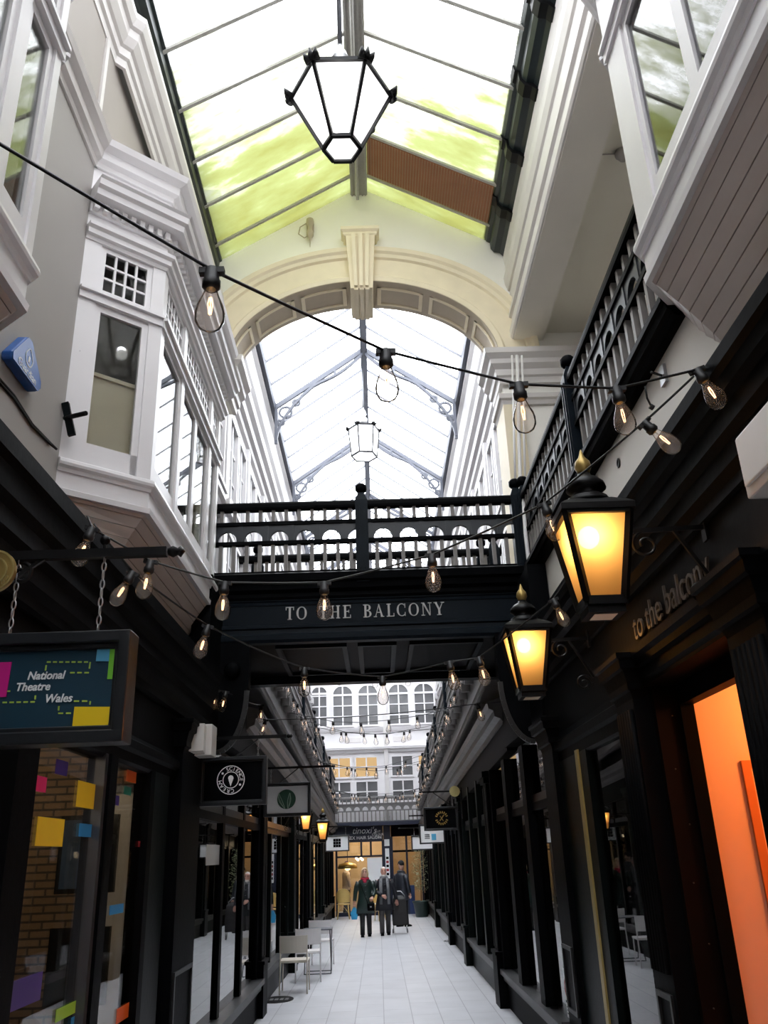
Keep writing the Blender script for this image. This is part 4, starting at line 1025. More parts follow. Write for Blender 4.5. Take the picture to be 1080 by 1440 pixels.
MB().lathe([(.05, .12), (.30, .05), (.36, -.05), (.34, -.10)], (-1.15, 33.0, 1.60), 20, cap=False).build('shade', K['gold'], pd)
MB().sphere((-1.15, 33.0, 1.57), .13).build('bulb', emit('salon_bulb', (1, .75, .25), 7, False), pd)
MB().tube([(-1.15, 33, 1.72), (-1.15, 33, 2.85)], .01).build('cord', K['iron'], pd)
# printed cut-out poster and a paper notice on the glass
po = thing('poster', 'dark poster of a pale face with suit and tie in a right-hand window', 'poster', (1.66, 8.5, 1.7))
MB().box(1.672, 1.68, 8.32, 8.62, .95, 2.05).build('sheet', K['navy_shop'], po)
q = lambda c, ry, rz, n=20: [(c[0]+ry*math.cos(2*PI*k/n), c[1]+rz*math.sin(2*PI*k/n)) for k in range(n)]
MB().prism(q((8.47, 1.78), .085, .14), 'x', 1.667, 1.672).build('face', flat('printed_skin', (.55, .30, .22)), po)
MB().prism(q((8.47, 1.70), .06, .05), 'x', 1.664, 1.667).build('beard', K['black'], po)
sh = MB().prism([(8.42, 1.62), (8.52, 1.62), (8.47, 1.30)], 'x', 1.665, 1.671); sh.build('shirt', K['s_white'], po); MB().prism([(8.46, 1.60), (8.48, 1.60), (8.485, 1.36), (8.455, 1.36)], 'x', 1.662, 1.665).build('tie', K['s_navy'], po)
P0, P1 = on_x(291, 1193, -1.68), on_x(311, 1192, -1.68)
nt_ = MB().box(-1.684, -1.680, P0.y, P1.y, 1.87, 2.06); tag(nt_.build('window_notice', K['plastic_white']), 'white paper notice on the first left window past the bridge', 'notice')
# ================================================================== hexagonal hanging lanterns
def hexa(r, z, rot=0): return [Vector((r*math.cos(PI/3*k+rot), r*math.sin(PI/3*k+rot), z)) for k in range(6)]
def hex_lantern(label, loc, R, r, h, top, rz=0):
    t = thing('hanging_lantern', label, 'lantern', loc, rz)
    T, B = hexa(R, h/2), hexa(r, -h/2); n = 6
    roofr = hexa(R*.42, h/2+.12)
    fr = MB()
    for k in range(6):
        fr.bar(T[k], T[(k+1) % 6], .024, .03); fr.bar(B[k], B[(k+1) % 6], .026, .028); fr.bar(T[k], B[k], .023, .023)
        fr.bar(T[k], roofr[k], .022, .022); fr.bar(roofr[k], roofr[(k+1) % 6], .022)
    fr.build('frame', K['iron'], t, local=True)
    for k in range(6):
        MB().quad(T[k]*.985, T[(k+1) % 6]*.985, B[(k+1) % 6]*.985, B[k]*.985).build('glass_pane', K['milky'], t, local=True)
    MB().add(hexa(r*.97, -h/2+.004), [(0,1,2,3,4,5)]).build('bottom_pane', K['milky'], t, local=True)
    rf = MB()
    for k in range(6): rf.quad(T[k]*.99, T[(k+1) % 6]*.99, roofr[(k+1) % 6], roofr[k])
    rf.build('roof_glass', K['milky'], t, local=True)
    for k in range(6):
        c = MB(); d = T[k].normalized(); s_ = Vector((-d.y, d.x, 0))
        d = Vector((d.x, d.y, 0)).normalized(); s_ = Vector((-d.y, d.x, 0))
        for a, hh in ((-.04, .045), (0, .07), (.04, .045)):
            c.tube([T[k]+s_*a*.7+Vector((0, 0, -.01)), T[k]+d*.03+s_*a+Vector((0, 0, hh*.4)), T[k]+d*.045+s_*a*1.25+Vector((0, 0, hh))], [.030, .022, .005], 6)
        c.build('crest', K['iron'], t, local=True)
    MB().lathe([(R*.42, h/2+.12), (.07, h/2+.20), (.085, h/2+.26), (.04, h/2+.32), (.07, h/2+.38), (.05, h/2+.45), (.02, h/2+.50), (.014, h/2+.58)], (0,0,0), 12).build('finial', K['steel'], t, local=True)
    MB().tube([(0, 0, h/2+.3), (0, 0, top)], .018).build('rod', K['grey_metal'], t, local=True)
    MB().sphere((0, 0, -.05), .06).build('lamp', emit('lantern_lamp', (1, .98, .95), 20, False), t, local=True)
    return t
hex_lantern('large tapering six-sided white lantern with a black crested frame, hanging near the top', (-.11, 4.6, 6.86), .37, .135, .50, 10.75-6.86, 0)
hex_lantern('small straight-sided white lantern hanging beyond the arch', (-.05, 15.8, 9.93), .33, .27, .62, 11.75-9.93, .15)

# ================================================================== square amber wall lanterns
def wall_lantern(label, loc, wallx, scale=1, bulb=20, side=1):
    t = thing('wall_lantern', label, 'lantern', loc, 0, scale=scale)
    H, a, b = .42, .15, .085
    sq = lambda h, z: [Vector((-h, -h, z)), Vector((h, -h, z)), Vector((h, h, z)), Vector((-h, h, z))]
    T, B = sq(a, 0), sq(b, -H)
    fr = MB()
    for k in range(4):
        fr.bar(T[k], T[(k+1) % 4], .03, .035); fr.bar(B[k], B[(k+1) % 4], .03, .04); fr.bar(T[k], B[k], .028, .028)
    fr.build('frame', K['iron'], t, local=True)
    for k in range(4): MB().quad(T[k]*.98, T[(k+1) % 4]*.98, B[(k+1) % 4], B[k]).build('glass_pane', K['amber'], t, local=True)
    bp = MB().box(-b, b, -b, b, -H-.055, -H-.015); bp.build('base_plate', K['iron'], t, local=True)
    MB().box(-b*.62, b*.62, -b*.62, b*.62, -H-.058, -H-.054).build('base_glass', K['stone'], t, local=True)['label'] = 'cream glass in the base'
    rf = MB()
    prof = [(a*1.16, .0), (a*1.16, .03), (a*1.0, .05)]
    rf.loft([sq(h, z) for h, z in prof]+[sq(a*.62, .085)], True, False)
    rf.build('roof', K['iron'], t, local=True)
    MB().lathe([(.115, .075), (.118, .09), (.10, .10), (.10, .112), (.085, .12), (.065, .135), (.075, .15), (.098, .165), (.092, .19), (.068, .215), (.035, .235), (.03, .25)], (0,0,0), 20).build('dome', K['iron'], t, local=True)
    MB().lathe([(.028, .245), (.032, .262), (.042, .285), (.036, .315), (.016, .34), (.007, .37), (.001, .385)], (0,0,0), 14).build('finial', K['gold'], t, local=True)['label'] = 'old gold pointed finial'
    MB().sphere((-.03, -.04, -.10), .05, sc=(1, 1, 1.1)).build('lamp', K['lampglow'], t, local=True)
    wx = (wallx-loc[0])/scale
    s_ = 1 if wx > 0 else -1
    bk = MB().bar((s_*a, 0, -.06), (wx, 0, -.05), .016, .022)
    bk.bar((wx-s_*.16, 0, -.05), (wx, 0, -.34), .016, .016, up=(0,1,0))
    def spiral(cx, cz, r0, r1, a0, turns):
        pts = [(cx+(r0+(r1-r0)*k/28)*math.cos(a0+turns*2*PI*k/28), 0, cz+(r0+(r1-r0)*k/28)*math.sin(a0+turns*2*PI*k/28)) for k in range(29)]
        bk.tube(pts, .008, 6)
    spiral(s_*(a+.10), -.13, .07, .02, PI/2, 1.3); spiral(wx-s_*.075, -.38, .06, .015, 0, 1.4)
    bk.box(min(wx, wx-s_*.012), max(wx, wx-s_*.012), -.025, .025, -.12, .02)
    bk.build('bracket', K['iron'], t, local=True)
    return t
wall_lantern('big black lantern with glowing amber panes, upper of the two on the right wall', (1.07, 3.77, 3.36), 1.62, 1.0)
wall_lantern('lower black lantern with glowing amber panes, by the right end of the bridge', (1.135, 6.1, 3.385), 1.60, 1.0)
wall_lantern('small lit lantern on the far left shops, nearer of the two past the leaf sign', (-1.22, 15.2, 2.62), -1.6, .66)
wall_lantern('small lit lantern on the far left shops, farther of the two, above the white chairs', (-1.06, 17.2, 2.52), -1.6, .74)
def lamp_light(name, loc, power, col, r=.05):
    l = bpy.data.lights.new(name, 'POINT'); l.energy = power; l.color = col; l.shadow_soft_size = r
    o = bpy.data.objects.new(name, l); COL.objects.link(o); o.location = loc; return o

# ================================================================== string lights
def bulb_proto(first_label, far=False):
    t = thing('light_bulb', first_label, 'light bulb')
    pr = [(.0145, 0), (.0150, -.012), (.022, -.034), (.033, -.062), (.0375, -.085), (.036, -.105), (.027, -.122), (.012, -.131), (.0005, -.133)]
    MB().lathe(pr, (0,0,0), 8 if far else 18).build('glass', K['bulb'], t, local=True)
    MB().lathe([(.0005, .012), (.013, .012), (.0155, .004), (.0155, -.008), (.010, -.012), (.0005, -.012)], (0,0,0), 8 if far else 14).build('base', K['gold'], t, local=True)
    f = MB()
    if far: f.tube([(0, 0, -.035), (0, 0, -.08)], .0035, 5)
    else:
        for k in range(4):
            a = PI/2*k+.4; f.tube([(.003*math.cos(a), .003*math.sin(a), -.036), (.006*math.cos(a), .006*math.sin(a), -.055), (.003*math.cos(a), .003*math.sin(a), -.085)], .0013, 5)
        st_ = MB().tube([(0, 0, -.008), (0, 0, -.06)], .003, 6)
        st_.build('stem', K['bulb'], t, local=True)
    f.build('filament', K['filament_far'] if far else K['filament'], t, local=True)
    return t
PROTO = {}
def put_bulb(P, label, group, tilt=(0, 0), far=False, scale=1.12):
    key = far
    rot = (tilt[0], tilt[1], 0)
    if key not in PROTO:
        PROTO[key] = bulb_proto(label, far); o = PROTO[key]
        o.location = P; o.rotation_euler = rot; o.scale = (scale,)*3; o['group'] = group
        return o
    return dup(PROTO[key], P, label=label, group=group, rot=rot, scale=scale)
def cable(label, pts, sockets, group=None, r=.0055, sag=.05, far=False):
    """pts: control points of the wire; sockets: (point, tilt) hanging from it"""
    t = thing('string_light_cable', label, 'light string', pts[0], group=group)
    path = []
    for a, b in zip(pts[:-1], pts[1:]):
        a = Vector(a); b = Vector(b); n = 8
        for k in range(n):
            f = k/n; p = a.lerp(b, f); p.z -= sag*(b-a).length*.25*4*f*(1-f)*.5
            path.append(p)
    path.append(Vector(pts[-1]))
    MB().tube(path, r, 5).build('wire', K['rubber'], t)
    for P, tilt in sockets:
        M = Matrix.Translation(P) @ Matrix.Rotation(tilt[1], 4, 'Y') @ Matrix.Rotation(tilt[0], 4, 'X')
        s_ = MB().lathe([(.008, .06), (.020, .056), (.022, .02), (.026, .016), (.026, -.004), (.019, -.012), (.0005, -.012)] if not far else [(.0005, .06), (.022, .05), (.024, -.012), (.0005, -.012)], (0,0,0), 12 if not far else 6)
        if not far: s_.box(-.035, .035, -.011, .011, .040, .058)
        s_.xform(M); s_.build('socket', K['rubber'], t)
    return t
def strand(label, spec, group, start, end, sag=.05):
    """spec: (px, py of the bulb's neck, depth, tilt x, tilt y, bulb label)"""
    pts = [Vector(start)]; so = []
    for px, py, d, tx, ty, lab in spec:
        P = at_depth(px, py, d); so.append((P, (tx, ty)))
        M = Matrix.Rotation(ty, 3, 'Y') @ Matrix.Rotation(tx, 3, 'X')
        pts.append(P+M @ Vector((0, 0, .054)))
        put_bulb(P, lab, group, (tx, ty))
    pts.append(Vector(end))
    return cable(label, pts, so, sag=sag)
SL1 = [(297, 402, 2.35, 0, 0, 'largest clear bulb, hanging in front of the left bay window'),
       (543, 512, 2.95, 0, 0, 'clear bulb hanging in front of the far glass roof, above the small lantern'),
       (732, 558, 3.10, 0, -.05, 'clear bulb hanging in front of the white pipes right of the arch'),
       (871, 563, 3.25, 0, -.08, 'clear bulb hanging in front of the right balcony balustrade'),
       (989, 534, 3.55, 0, -.38, 'tilted bulb at the right wall, highest on the dark cornice edge')]
PR = at_depth(985, 520, 3.62)
strand('nearest black light string, rising from the right cornice to the top left corner', SL1, 'nearest light string bulbs', at_depth(-220, 70, 2.1), PR, .02)
SL2 = [(918, 605, 3.75, 0, -.75, 'strongly tilted bulb against the cream wall, above the big amber lantern'),
       (770, 722, 4.15, 0, -.25, 'bulb touching the left side of the big amber lantern'),
       (608, 794, 4.35, 0, 0, 'bulb hanging under the right half of the bridge balustrade'),
       (456, 833, 4.35, 0, 0, 'bulb hanging in front of the H of the bridge lettering'),
       (315, 833, 4.35, 0, .05, 'bulb hanging at the left end of the bridge, below the bay'),
       (209, 803, 4.25, 0, .15, 'bulb hanging under the boarded bay soffit, right one of a close pair'),
       (124, 757, 4.1, 0, .3, 'bulb on the left cornice just above the black sign bracket')]
strand('second black light string, looping from the right cornice across the bridge front', SL2, 'second light string bulbs', PR, Vector((-1.44, 4.0, 3.56)), .06)
SL3 = [(180, 817, 4.45, 0, .5, 'bulb tilted away under the boarded bay soffit, left one of a close pair'),
       (289, 892, 5.0, 0, .25, 'bulb below the left bay window corner, against the black bridge end'),
       (428, 950, 5.9, 0, 0, 'bulb under the left part of the bridge soffit'),
       (538, 962, 6.1, 0, 0, 'bulb under the middle of the bridge, against the white end windows'),
       (634, 941, 5.9, 0, -.15, 'bulb under the right part of the bridge soffit'),
       (676, 935, 5.9, 0, -.2, 'bulb just left of the lower amber lantern'),
       (783, 853, 5.6, 0, -.35, 'bulb between the two amber lanterns')]
strand('third black light string, sagging below the bridge from side to side', SL3, 'third light string bulbs', Vector((-1.44, 4.1, 3.56)), Vector((1.48, 5.3, 3.8)), .10)
SL4 = [(303, 978, 8.3, 0, .2, 'left one of two warm bulbs under the left end of the bridge'), (316, 980, 8.4, 0, .2, 'right one of two warm bulbs under the left end of the bridge')]
strand('short light string under the left end of the bridge', SL4, 'bulbs under the bridge ends', at_depth(288, 970, 8.2), at_depth(345, 985, 9.2), .02)
SL5 = [(367, 998, 10.0, 0, 0, 'upper one of two warm bulbs on the left past the bridge bracket'), (372, 1018, 10.6, 0, .3, 'lower one of two warm bulbs on the left past the bridge bracket'),
       (673, 996, 9.6, 0, -.25, 'warm bulb at the right just past the bridge, above the shop cornice')]
strand('light string crossing just past the bridge', SL5, 'bulbs under the bridge ends', at_depth(345, 985, 9.2), at_depth(720, 985, 9.5), .12)
# many strings across the arcade beyond the bridge
ord_ = ['first', 'second', 'third', 'fourth', 'fifth', 'sixth', 'seventh', 'eighth', 'ninth', 'tenth', 'eleventh', 'twelfth']
for k in range(11):
    y = 11.6+1.72*k; z = 4.75-SH*(y-10.5)+.25*math.sin(k*2.1)
    a = Vector((-1.5, y, z)); b = Vector((1.5, y+(.7 if k % 2 else -.5), z+.1*math.cos(k)))
    pts = [a]; so = []; n = 5 if k % 2 else 6
    for j in range(n):
        f = (j+.6)/(n+.2); p = a.lerp(b, f); p.z -= .42*4*f*(1-f)*.6+RND.uniform(0, .05); so.append((p, (0, 0)))
        pts.append(p+Vector((0, 0, .055)))
        put_bulb(p, 'tiny clear bulb on a light string crossing beyond the bridge', 'tiny bulbs crossing beyond the bridge', (RND.uniform(-.15, .15), RND.uniform(-.2, .2)), True, 1.25)
    pts.append(b)
    cable('%s of the light strings crossing the arcade beyond the bridge' % ord_[k], pts, so, 'light strings beyond the bridge', .006, .02, True)
for s_ in (-1, 1):
    pts = []; so = []
    for k in range(26):
        y = 11.2+.78*k; p = Vector((s_*1.36, y, 4.62-SH*(y-10.5)+(.02 if k % 2 else -.05)))
        pts.append(p+Vector((0, 0, .055))); so.append((p, (0, 0)))
        put_bulb(p, 'tiny clear bulb along the %s balcony edge beyond the bridge' % ('left' if s_ < 0 else 'right'), 'tiny bulbs along the balcony edges', (RND.uniform(-.3, .3), RND.uniform(-.3, .3)), True, 1.25)
    cable('light string running along the %s balcony edge beyond the bridge' % ('left' if s_ < 0 else 'right'), pts, so, 'light strings along the balcony edges', .006, .03, True)
# loose end and anchor on the cream wall
an = thing('cable_anchor', 'small dark wall plate on the cream wall where the light string is tied', 'wall plate', (1.8, 4.0, 4.0))
P = on_x(934, 528, 1.795)
MB().box(1.78, 1.80, P.y-.04, P.y+.04, P.z-.06, P.z+.06).build('plate', K['steel'], an); MB().tube([(1.78, P.y, P.z), (1.70, P.y-.05, P.z-.005)], .008).build('hook', K['rubber'], an)
le = thing('loose_cable_end', 'short loose cable end with a black plug dangling from the nearest light string', 'cable', at_depth(907, 545, 3.35))
a = at_depth(907, 543, 3.3)
MB().tube([a, at_depth(910, 560, 3.3), at_depth(916, 572, 3.3)], .004, 6).build('wire', K['rubber'], le); MB().tube([at_depth(914, 571, 3.3), at_depth(919, 574, 3.3)], .011, 8).build('plug', K['rubber'], le)
vh = MB(); P = on_x(870, 651, 1.797)
vh.lathe([(.0, 0), (.035, 0), (.035, .006), (.022, .006), (.022, .002), (0, .002)], (P.x, P.y, P.z), 14, M=Matrix.Rotation(-PI/2, 3, 'Y'))
tag(vh.build('vent_cap', K['iron']), 'small dark round vent in the cream wall above the big lantern', 'vent')

# ================================================================== hanging shop signs
def chain(mb, top, bot):
    top = Vector(top); bot = Vector(bot); n = max(3, int((top-bot).length/.028))
    for k in range(n):
        c = top.lerp(bot, (k+.5)/n); r = .012
        ring = [c+Vector((r*.55*math.cos(2*PI*j/10)*(1 if k % 2 else 0), r*.55*math.cos(2*PI*j/10)*(0 if k % 2 else 1), r*1.35*math.sin(2*PI*j/10))) for j in range(11)]
        mb.tube(ring, .0028, 4, cap=False)
def hanging_sign(label, y, x0, x1, z0, z1, wallx, bar_z, tip, face, frame=.035, scroll=True, chains=None):
    s_ = 1 if wallx > 0 else -1
    t = thing('hanging_sign', label, 'shop sign', ((x0+x1)/2, y, z0))
    fr = MB(); d = .05
    for (o, w, yo) in ((0, frame, d), (frame, frame*.45, d*.55)):
        a, b, c, e = x0+o, x1-o, z0+o, z1-o
        fr.box(a, b, y-yo, y+yo, c, c+w).box(a, b, y-yo, y+yo, e-w, e).box(a, a+w, y-yo, y+yo, c, e).box(b-w, b, y-yo, y+yo, c, e)
    fr.build('frame', K['sign_frame'], t, bevel=.004)
    f = frame*1.45
    MB().box(x0+f, x1-f, y-.015, y+.015, z0+f, z1-f).build('panel', face, t)
    ch = MB(); w = x1-x0
    for x in (chains or (x0+.14*w, x1-.14*w)): chain(ch, (x, y, bar_z), (x, y, z1))
    ch.build('chain', K['steel'], t)
    bk = thing('sign_bracket', label.split(',')[0]+' bracket', 'bracket', (wallx, y, bar_z))
    MB().bar((wallx, y, bar_z), (tip, y, bar_z), .026, .03).build('bar', K['iron'], bk)
    MB().lathe([(0, 0), (.012, .004), (.02, .02), (.012, .036), (.02, .045), (.0, .06)], (tip, y, bar_z), 10, M=Matrix.Rotation(-s_*PI/2, 3, 'Y')).build('tip', K['iron'], bk)
    sc_ = MB()
    if scroll:
        L = abs(tip-wallx)
        for (cx, cz, r, a0, tn) in ((wallx-s_*.16, bar_z-.16, .09, 0, 1.5), (wallx-s_*.34, bar_z-.10, .07, PI/2, 1.4), (wallx-s_*.48, bar_z-.06, .045, PI, 1.3), (wallx-s_*.10, bar_z-.30, .06, PI/2, 1.4)):
            sc_.tube([(cx+(r*(1-.75*k/26))*math.cos(a0+s_*tn*2*PI*k/26), y, cz+(r*(1-.75*k/26))*math.sin(a0+s_*tn*2*PI*k/26)) for k in range(27)], .007, 6)
    sc_.bar((wallx, y, bar_z-.42), (wallx-s_*.55, y, bar_z-.01), .012, .012, up=(0, 1, 0))
    sc_.build('scrollwork', K['iron'], bk); MB().box(min(wallx, wallx-s_*.015), max(wallx, wallx-s_*.015), y-.04, y+.04, bar_z-.5, bar_z+.06).build('wall_plate', K['iron'], bk)
    return t, bk
# theatre sign
YS = 2.62
pr_ = on_y(190, 890, YS); pb = on_y(178, 1045, YS)
x1, z1, z0 = pr_.x, pr_.z, pb.z; x0 = -1.52
bt = on_y(235, 776, YS)
t, bk = hanging_sign('framed theatre company sign with coloured blocks and white slanted words, left foreground', YS, x0, x1, z0, z1, -1.62, bt.z, bt.x, K['s_navy'], .036, True, (on_y(22, 830, YS).x, on_y(143, 830, YS).x))
bk['label'] = 'black scrolled iron bracket with a ball and gold disc, holding the theatre sign'
def on_sign(px, py): p = on_y(px, py, YS-.016); return p
def patch(mb, pts, y): mb.prism([(p.x, p.z) for p in pts], 'y', y-.003, y)
ys = YS-.0155
for pts, m, nm in (([(0, 931), (17, 931), (9, 980), (0, 980)], 's_magenta', 'magenta_block'), ([(137, 913), (155, 913), (154, 930), (135, 930)], 's_cyan', 'blue_block'),
    ([(155, 913), (165, 913), (162, 955), (151, 955)], 's_green', 'green_block'), ([(105, 994), (157, 994), (155, 1021), (102, 1021)], 's_yellow', 'yellow_block')):
    mb = MB(); P = [on_sign(*q) for q in pts]
    if nm == 'magenta_block':
        for i in (0, 3): P[i].x = x0+.06
    patch(mb, P, ys); mb.build(nm, K[m], t)
tm = MB()
for s_, px, py, ht in (('National', 38, 956, 14), ('Theatre', 21, 972, 14), ('Wales', 62, 988, 14)):
    P = on_sign(px, py); text(tm, s_, M_front(P.x, ys-.002, P.z-.0), .0355, .22, 'LEFT', .003, offset=.0006, sx=.93)
tm.build('lettering', K['s_white'], t)
dm = MB()
def dash(p, q):
    a, b = on_sign(*p), on_sign(*q); L = (b-a).length; n = max(1, int(L/.019))
    for k in range(n):
        u, v = a.lerp(b, k/n), a.lerp(b, (k+.62)/n); u.y = v.y = ys-.001; dm.bar(u, v, .0045, .002, up=(0, 1, 0))
for p, q in (((64, 943), (66, 931)), ((66, 931), (127, 931)), ((127, 931), (125, 946)), ((125, 946), (95, 946)), ((50, 978), (49, 987)), ((49, 987), (0, 988)), ((0, 972), (18, 972)), ((104, 986), (127, 986)), ((127, 986), (126, 994)), ((83, 993), (82, 1003)), ((82, 1003), (104, 1003))): dash(p, q)
dm.build('dashed_line', K['s_lime'], t)
P = on_y(148, 760, YS)
MB().sphere((P.x, YS, P.z), .017).tube([(P.x, YS, P.z), (P.x, YS, bt.z)], .006, 6).build('ball_finial', K['iron'], bk)
P = on_y(-6, 806, YS-.02)
gd = MB().disc((P.x, P.z), .072, 'y', YS-.045, YS-.03, 32); gd = gd.build('gold_disc', K['gold'], bk)
ri = MB()
for r in (.068, .045):
    q = [(P.x+r*math.cos(2*PI*k/32), YS-.047, P.z+r*math.sin(2*PI*k/32)) for k in range(33)]
    for a, b in zip(q[:-1], q[1:]): ri.bar(a, b, .005, .004, up=(0, 1, 0))
for k, c in enumerate('ESTABLISHED 1900'.replace('ESTABLISHED', '').strip()):
    an_ = -.95+.33*k; text(ri, c, M_front(P.x+.056*math.cos(an_-.5), YS-.047, P.z+.056*math.sin(an_-.5)-.008), .024, 0, 'CENTER', .003)
ri.build('embossing', K['brass_strip'], gd)

def circ_text(mb, s, c, r, y, size, a_mid, step, inward=False):
    n = len(s)
    for k, ch in enumerate(s):
        a = a_mid+(n-1)/2*step-k*step if not inward else a_mid-(n-1)/2*step+k*step
        rot = a-PI/2 if not inward else a+PI/2
        M = M_front(c[0]+r*math.cos(a), y, c[1]+r*math.sin(a)) @ Matrix.Rotation(rot, 4, 'Z') @ Matrix.Translation((0, -size*.34, 0))
        text(mb, ch, M, size, 0, 'CENTER', .003, .0)
def ring_mark(mb, c, r, y, w, seg=36):
    q = [(c[0]+r*math.cos(2*PI*k/seg), y, c[1]+r*math.sin(2*PI*k/seg)) for k in range(seg+1)]
    for a, b in zip(q[:-1], q[1:]): mb.bar(a, b, w, .003, up=(0, 1, 0))
# ice cream sign
y = 7.95; t, bk = hanging_sign('black ice cream parlour sign with a white ring emblem, left of the white leaf sign', y, on_y(282, 1065, y).x, on_y(376, 1065, y).x, on_y(376, 1131, y).z, on_y(376, 1063, y).z, -1.62, on_y(376, 1063, y).z+.17, -.82, K['black'], .03, False)
bk['label'] = 'thin iron bracket of the black ice cream sign'
c3 = on_y(325, 1097, y); c = (c3.x, c3.z); yy = y-.018
em = MB(); ring_mark(em, c, .122, yy, .007); ring_mark(em, c, .070, yy, .006)
circ_text(em, 'SCIENCE', c, .096, yy, .046, PI*.305, .32); circ_text(em, 'CREAM', c, .096, yy, .046, PI*1.31, .39)
em.prism([(c[0]-.020, c[1]), (c[0]+.020, c[1]), (c[0], c[1]-.055)], 'y', yy-.003, yy); em.disc((c[0], c[1]+.016), .024, 'y', yy-.003, yy, 16)
for a in (PI*.79, PI*1.85): em.disc((c[0]+.095*math.cos(a), c[1]+.095*math.sin(a)), .010, 'y', yy-.003, yy, 10)
em.build('emblem', K['s_white'], t)
# leaf sign
y = 12.0; t, bk = hanging_sign('white sign with a round dark green leaf emblem, past the ice cream sign', y, on_y(372, 1100, y).x, on_y(437, 1100, y).x, on_y(434, 1147, y).z, on_y(434, 1100, y).z, -1.62, on_y(434, 1100, y).z+.2, -.62, K['s_white'], .028, False)
bk['label'] = 'thin iron bracket of the white leaf sign'
c3 = on_y(403, 1124, y); c = (c3.x, c3.z); yy = y-.017
MB().disc(c, .125, 'y', yy-.002, yy, 32).build('green_disc', flat('emblem_green', (.012, .075, .04)), t)
lf = MB()
for sgn, lean in ((-1, .5), (1, .15)):
    base = Vector((c[0], 0, c[1]-.12))
    for dlt in (-.02, .02):
        pts = [Vector((c[0]+sgn*(.02+lean*.16*math.sin(PI*.5*k/10))+dlt*math.sin(PI*k/10), yy-.004, c[1]-.12+.20*k/10)) for k in range(11)]
        for a, b in zip(pts[:-1], pts[1:]): lf.bar(a, b, .006, .003, up=(0, 1, 0))
    for k in range(2, 10):
        m_ = Vector((c[0]+sgn*(.02+lean*.16*math.sin(PI*.5*k/10)), yy-.004, c[1]-.12+.20*k/10)); lf.bar(m_, m_+Vector((.014*sgn, 0, .014)), .004, .003, up=(0, 1, 0))
lf.build('leaf_emblem', flat('pale_green_print', (.45, .62, .48)), t)
# grid sign far left
y = 22.0; t, bk = hanging_sign('white sign with a black square grid emblem, before the salon', y, on_y(457, 1176, y).x, on_y(491, 1176, y).x, on_y(488, 1197, y).z, on_y(488, 1174, y).z, -1.62, on_y(488, 1174, y).z+.2, -.7, K['s_white'], .02, False)
bk['label'] = 'thin iron bracket of the white grid sign'
c3 = on_y(474, 1185.5, y); gm = MB()
for i in range(3):
    for j in range(3): gm.cbox((c3.x+(i-1)*.062, y-.018, c3.z+(j-1)*.066), .056, .004, .060)
gm.build('grid_emblem', K['black'], t)
# right signs
y = 17.0; t, bk = hanging_sign('black sign with a round gold emblem hanging on the right', y, on_y(595, 1135, y).x, on_y(643, 1135, y).x, on_y(643, 1167, y).z, on_y(643, 1134, y).z, 1.62, on_y(643, 1134, y).z+.28, .86, K['black'], .028, False)
bk['label'] = 'thin iron bracket with a dull yellow disc, holding the black gold-emblem sign'
c3 = on_y(621, 1150.5, y); c = (c3.x, c3.z); em = MB(); yy = y-.018
circ_text(em, 'COFFEE', c, .12, yy, .06, PI/2, .40) if False else None
for k in range(18):
    a = 2*PI*k/18
    if k not in (0, 9): em.bar((c[0]+.085*math.cos(a), yy, c[1]+.085*math.sin(a)), (c[0]+.125*math.cos(a), yy, c[1]+.125*math.sin(a)), .02, .003, up=(0, 1, 0))
em.bar((c[0]-.04, yy, c[1]-.05), (c[0]+.045, yy, c[1]+.055), .016, .003, up=(0, 1, 0)); em.bar((c[0]+.03, yy, c[1]-.05), (c[0]-.03, yy, c[1]+.04), .012, .003, up=(0, 1, 0))
em.build('gold_emblem', K['gold'], t)
P = on_y(639, 1113, y); MB().disc((P.x, P.z), .10, 'y', y-.05, y-.035, 24).build('yellow_disc', paint('dull_yellow_disc', (.42, .36, .15), .5), bk)
y = 21.5; t, bk = hanging_sign('white sign with a small blue mark, just behind the black gold-emblem sign', y, on_y(589, 1160, y).x, on_y(626, 1160, y).x, on_y(626, 1186, y).z, on_y(626, 1158, y).z, 1.62, on_y(626, 1158, y).z+.2, .8, K['s_white'], .024, False)
bk['label'] = 'thin iron bracket of the white sign with a blue mark'
P = on_y(610, 1177, y); mk = MB().cbox((P.x, y-.018, P.z), .11, .004, .14); mk.build('blue_mark', K['s_cyan'], t)
tx = MB(); P = on_y(602, 1177, y); 
for k in range(3): tx.cbox((P.x-.02, y-.018, P.z+.05-.04*k), .12, .004, .018)
tx.build('text_lines', K['grey_metal'], t)
y = 24.5; t, bk = hanging_sign('plain white sign, farthest one hanging on the right', y, on_y(578, 1176, y).x, on_y(609, 1176, y).x, on_y(609, 1195, y).z, on_y(609, 1174, y).z, 1.62, on_y(609, 1174, y).z+.2, .6, K['s_white'], .024, False)
bk['label'] = 'thin iron bracket of the farthest right white sign'

# ================================================================== small wall fittings
# blue alarm box on the grey wall
al = thing('alarm_box', 'blue triangular burglar alarm box on the grey left wall', 'alarm box', (-2.15, 4.5, 4.8))
def ax(px, py): return on_x(px, py, -2.08)
tri = [ax(12, 502), ax(51, 478), ax(57, 527), ax(49, 547)]
pts = [(4.25, 4.73), (4.24, 4.78), (4.43, 4.955), (4.50, 4.955), (4.72, 4.78), (4.70, 4.72), (4.62, 4.66), (4.36, 4.66)]
pts = [(4.27, 4.70), (4.26, 4.745), (4.43, 4.96), (4.49, 4.965), (4.69, 4.79), (4.70, 4.745), (4.66, 4.70)]
MB().prism(pts, 'x', -2.15, -2.08).build('housing', K['alarm_blue'], al, bevel=.012)
MB().prism([(p[0]*.98+4.48*.02, p[1]*.98+4.8*.02) for p in pts], 'x', -2.08, -2.076).build('front', K['alarm_blue'], al)
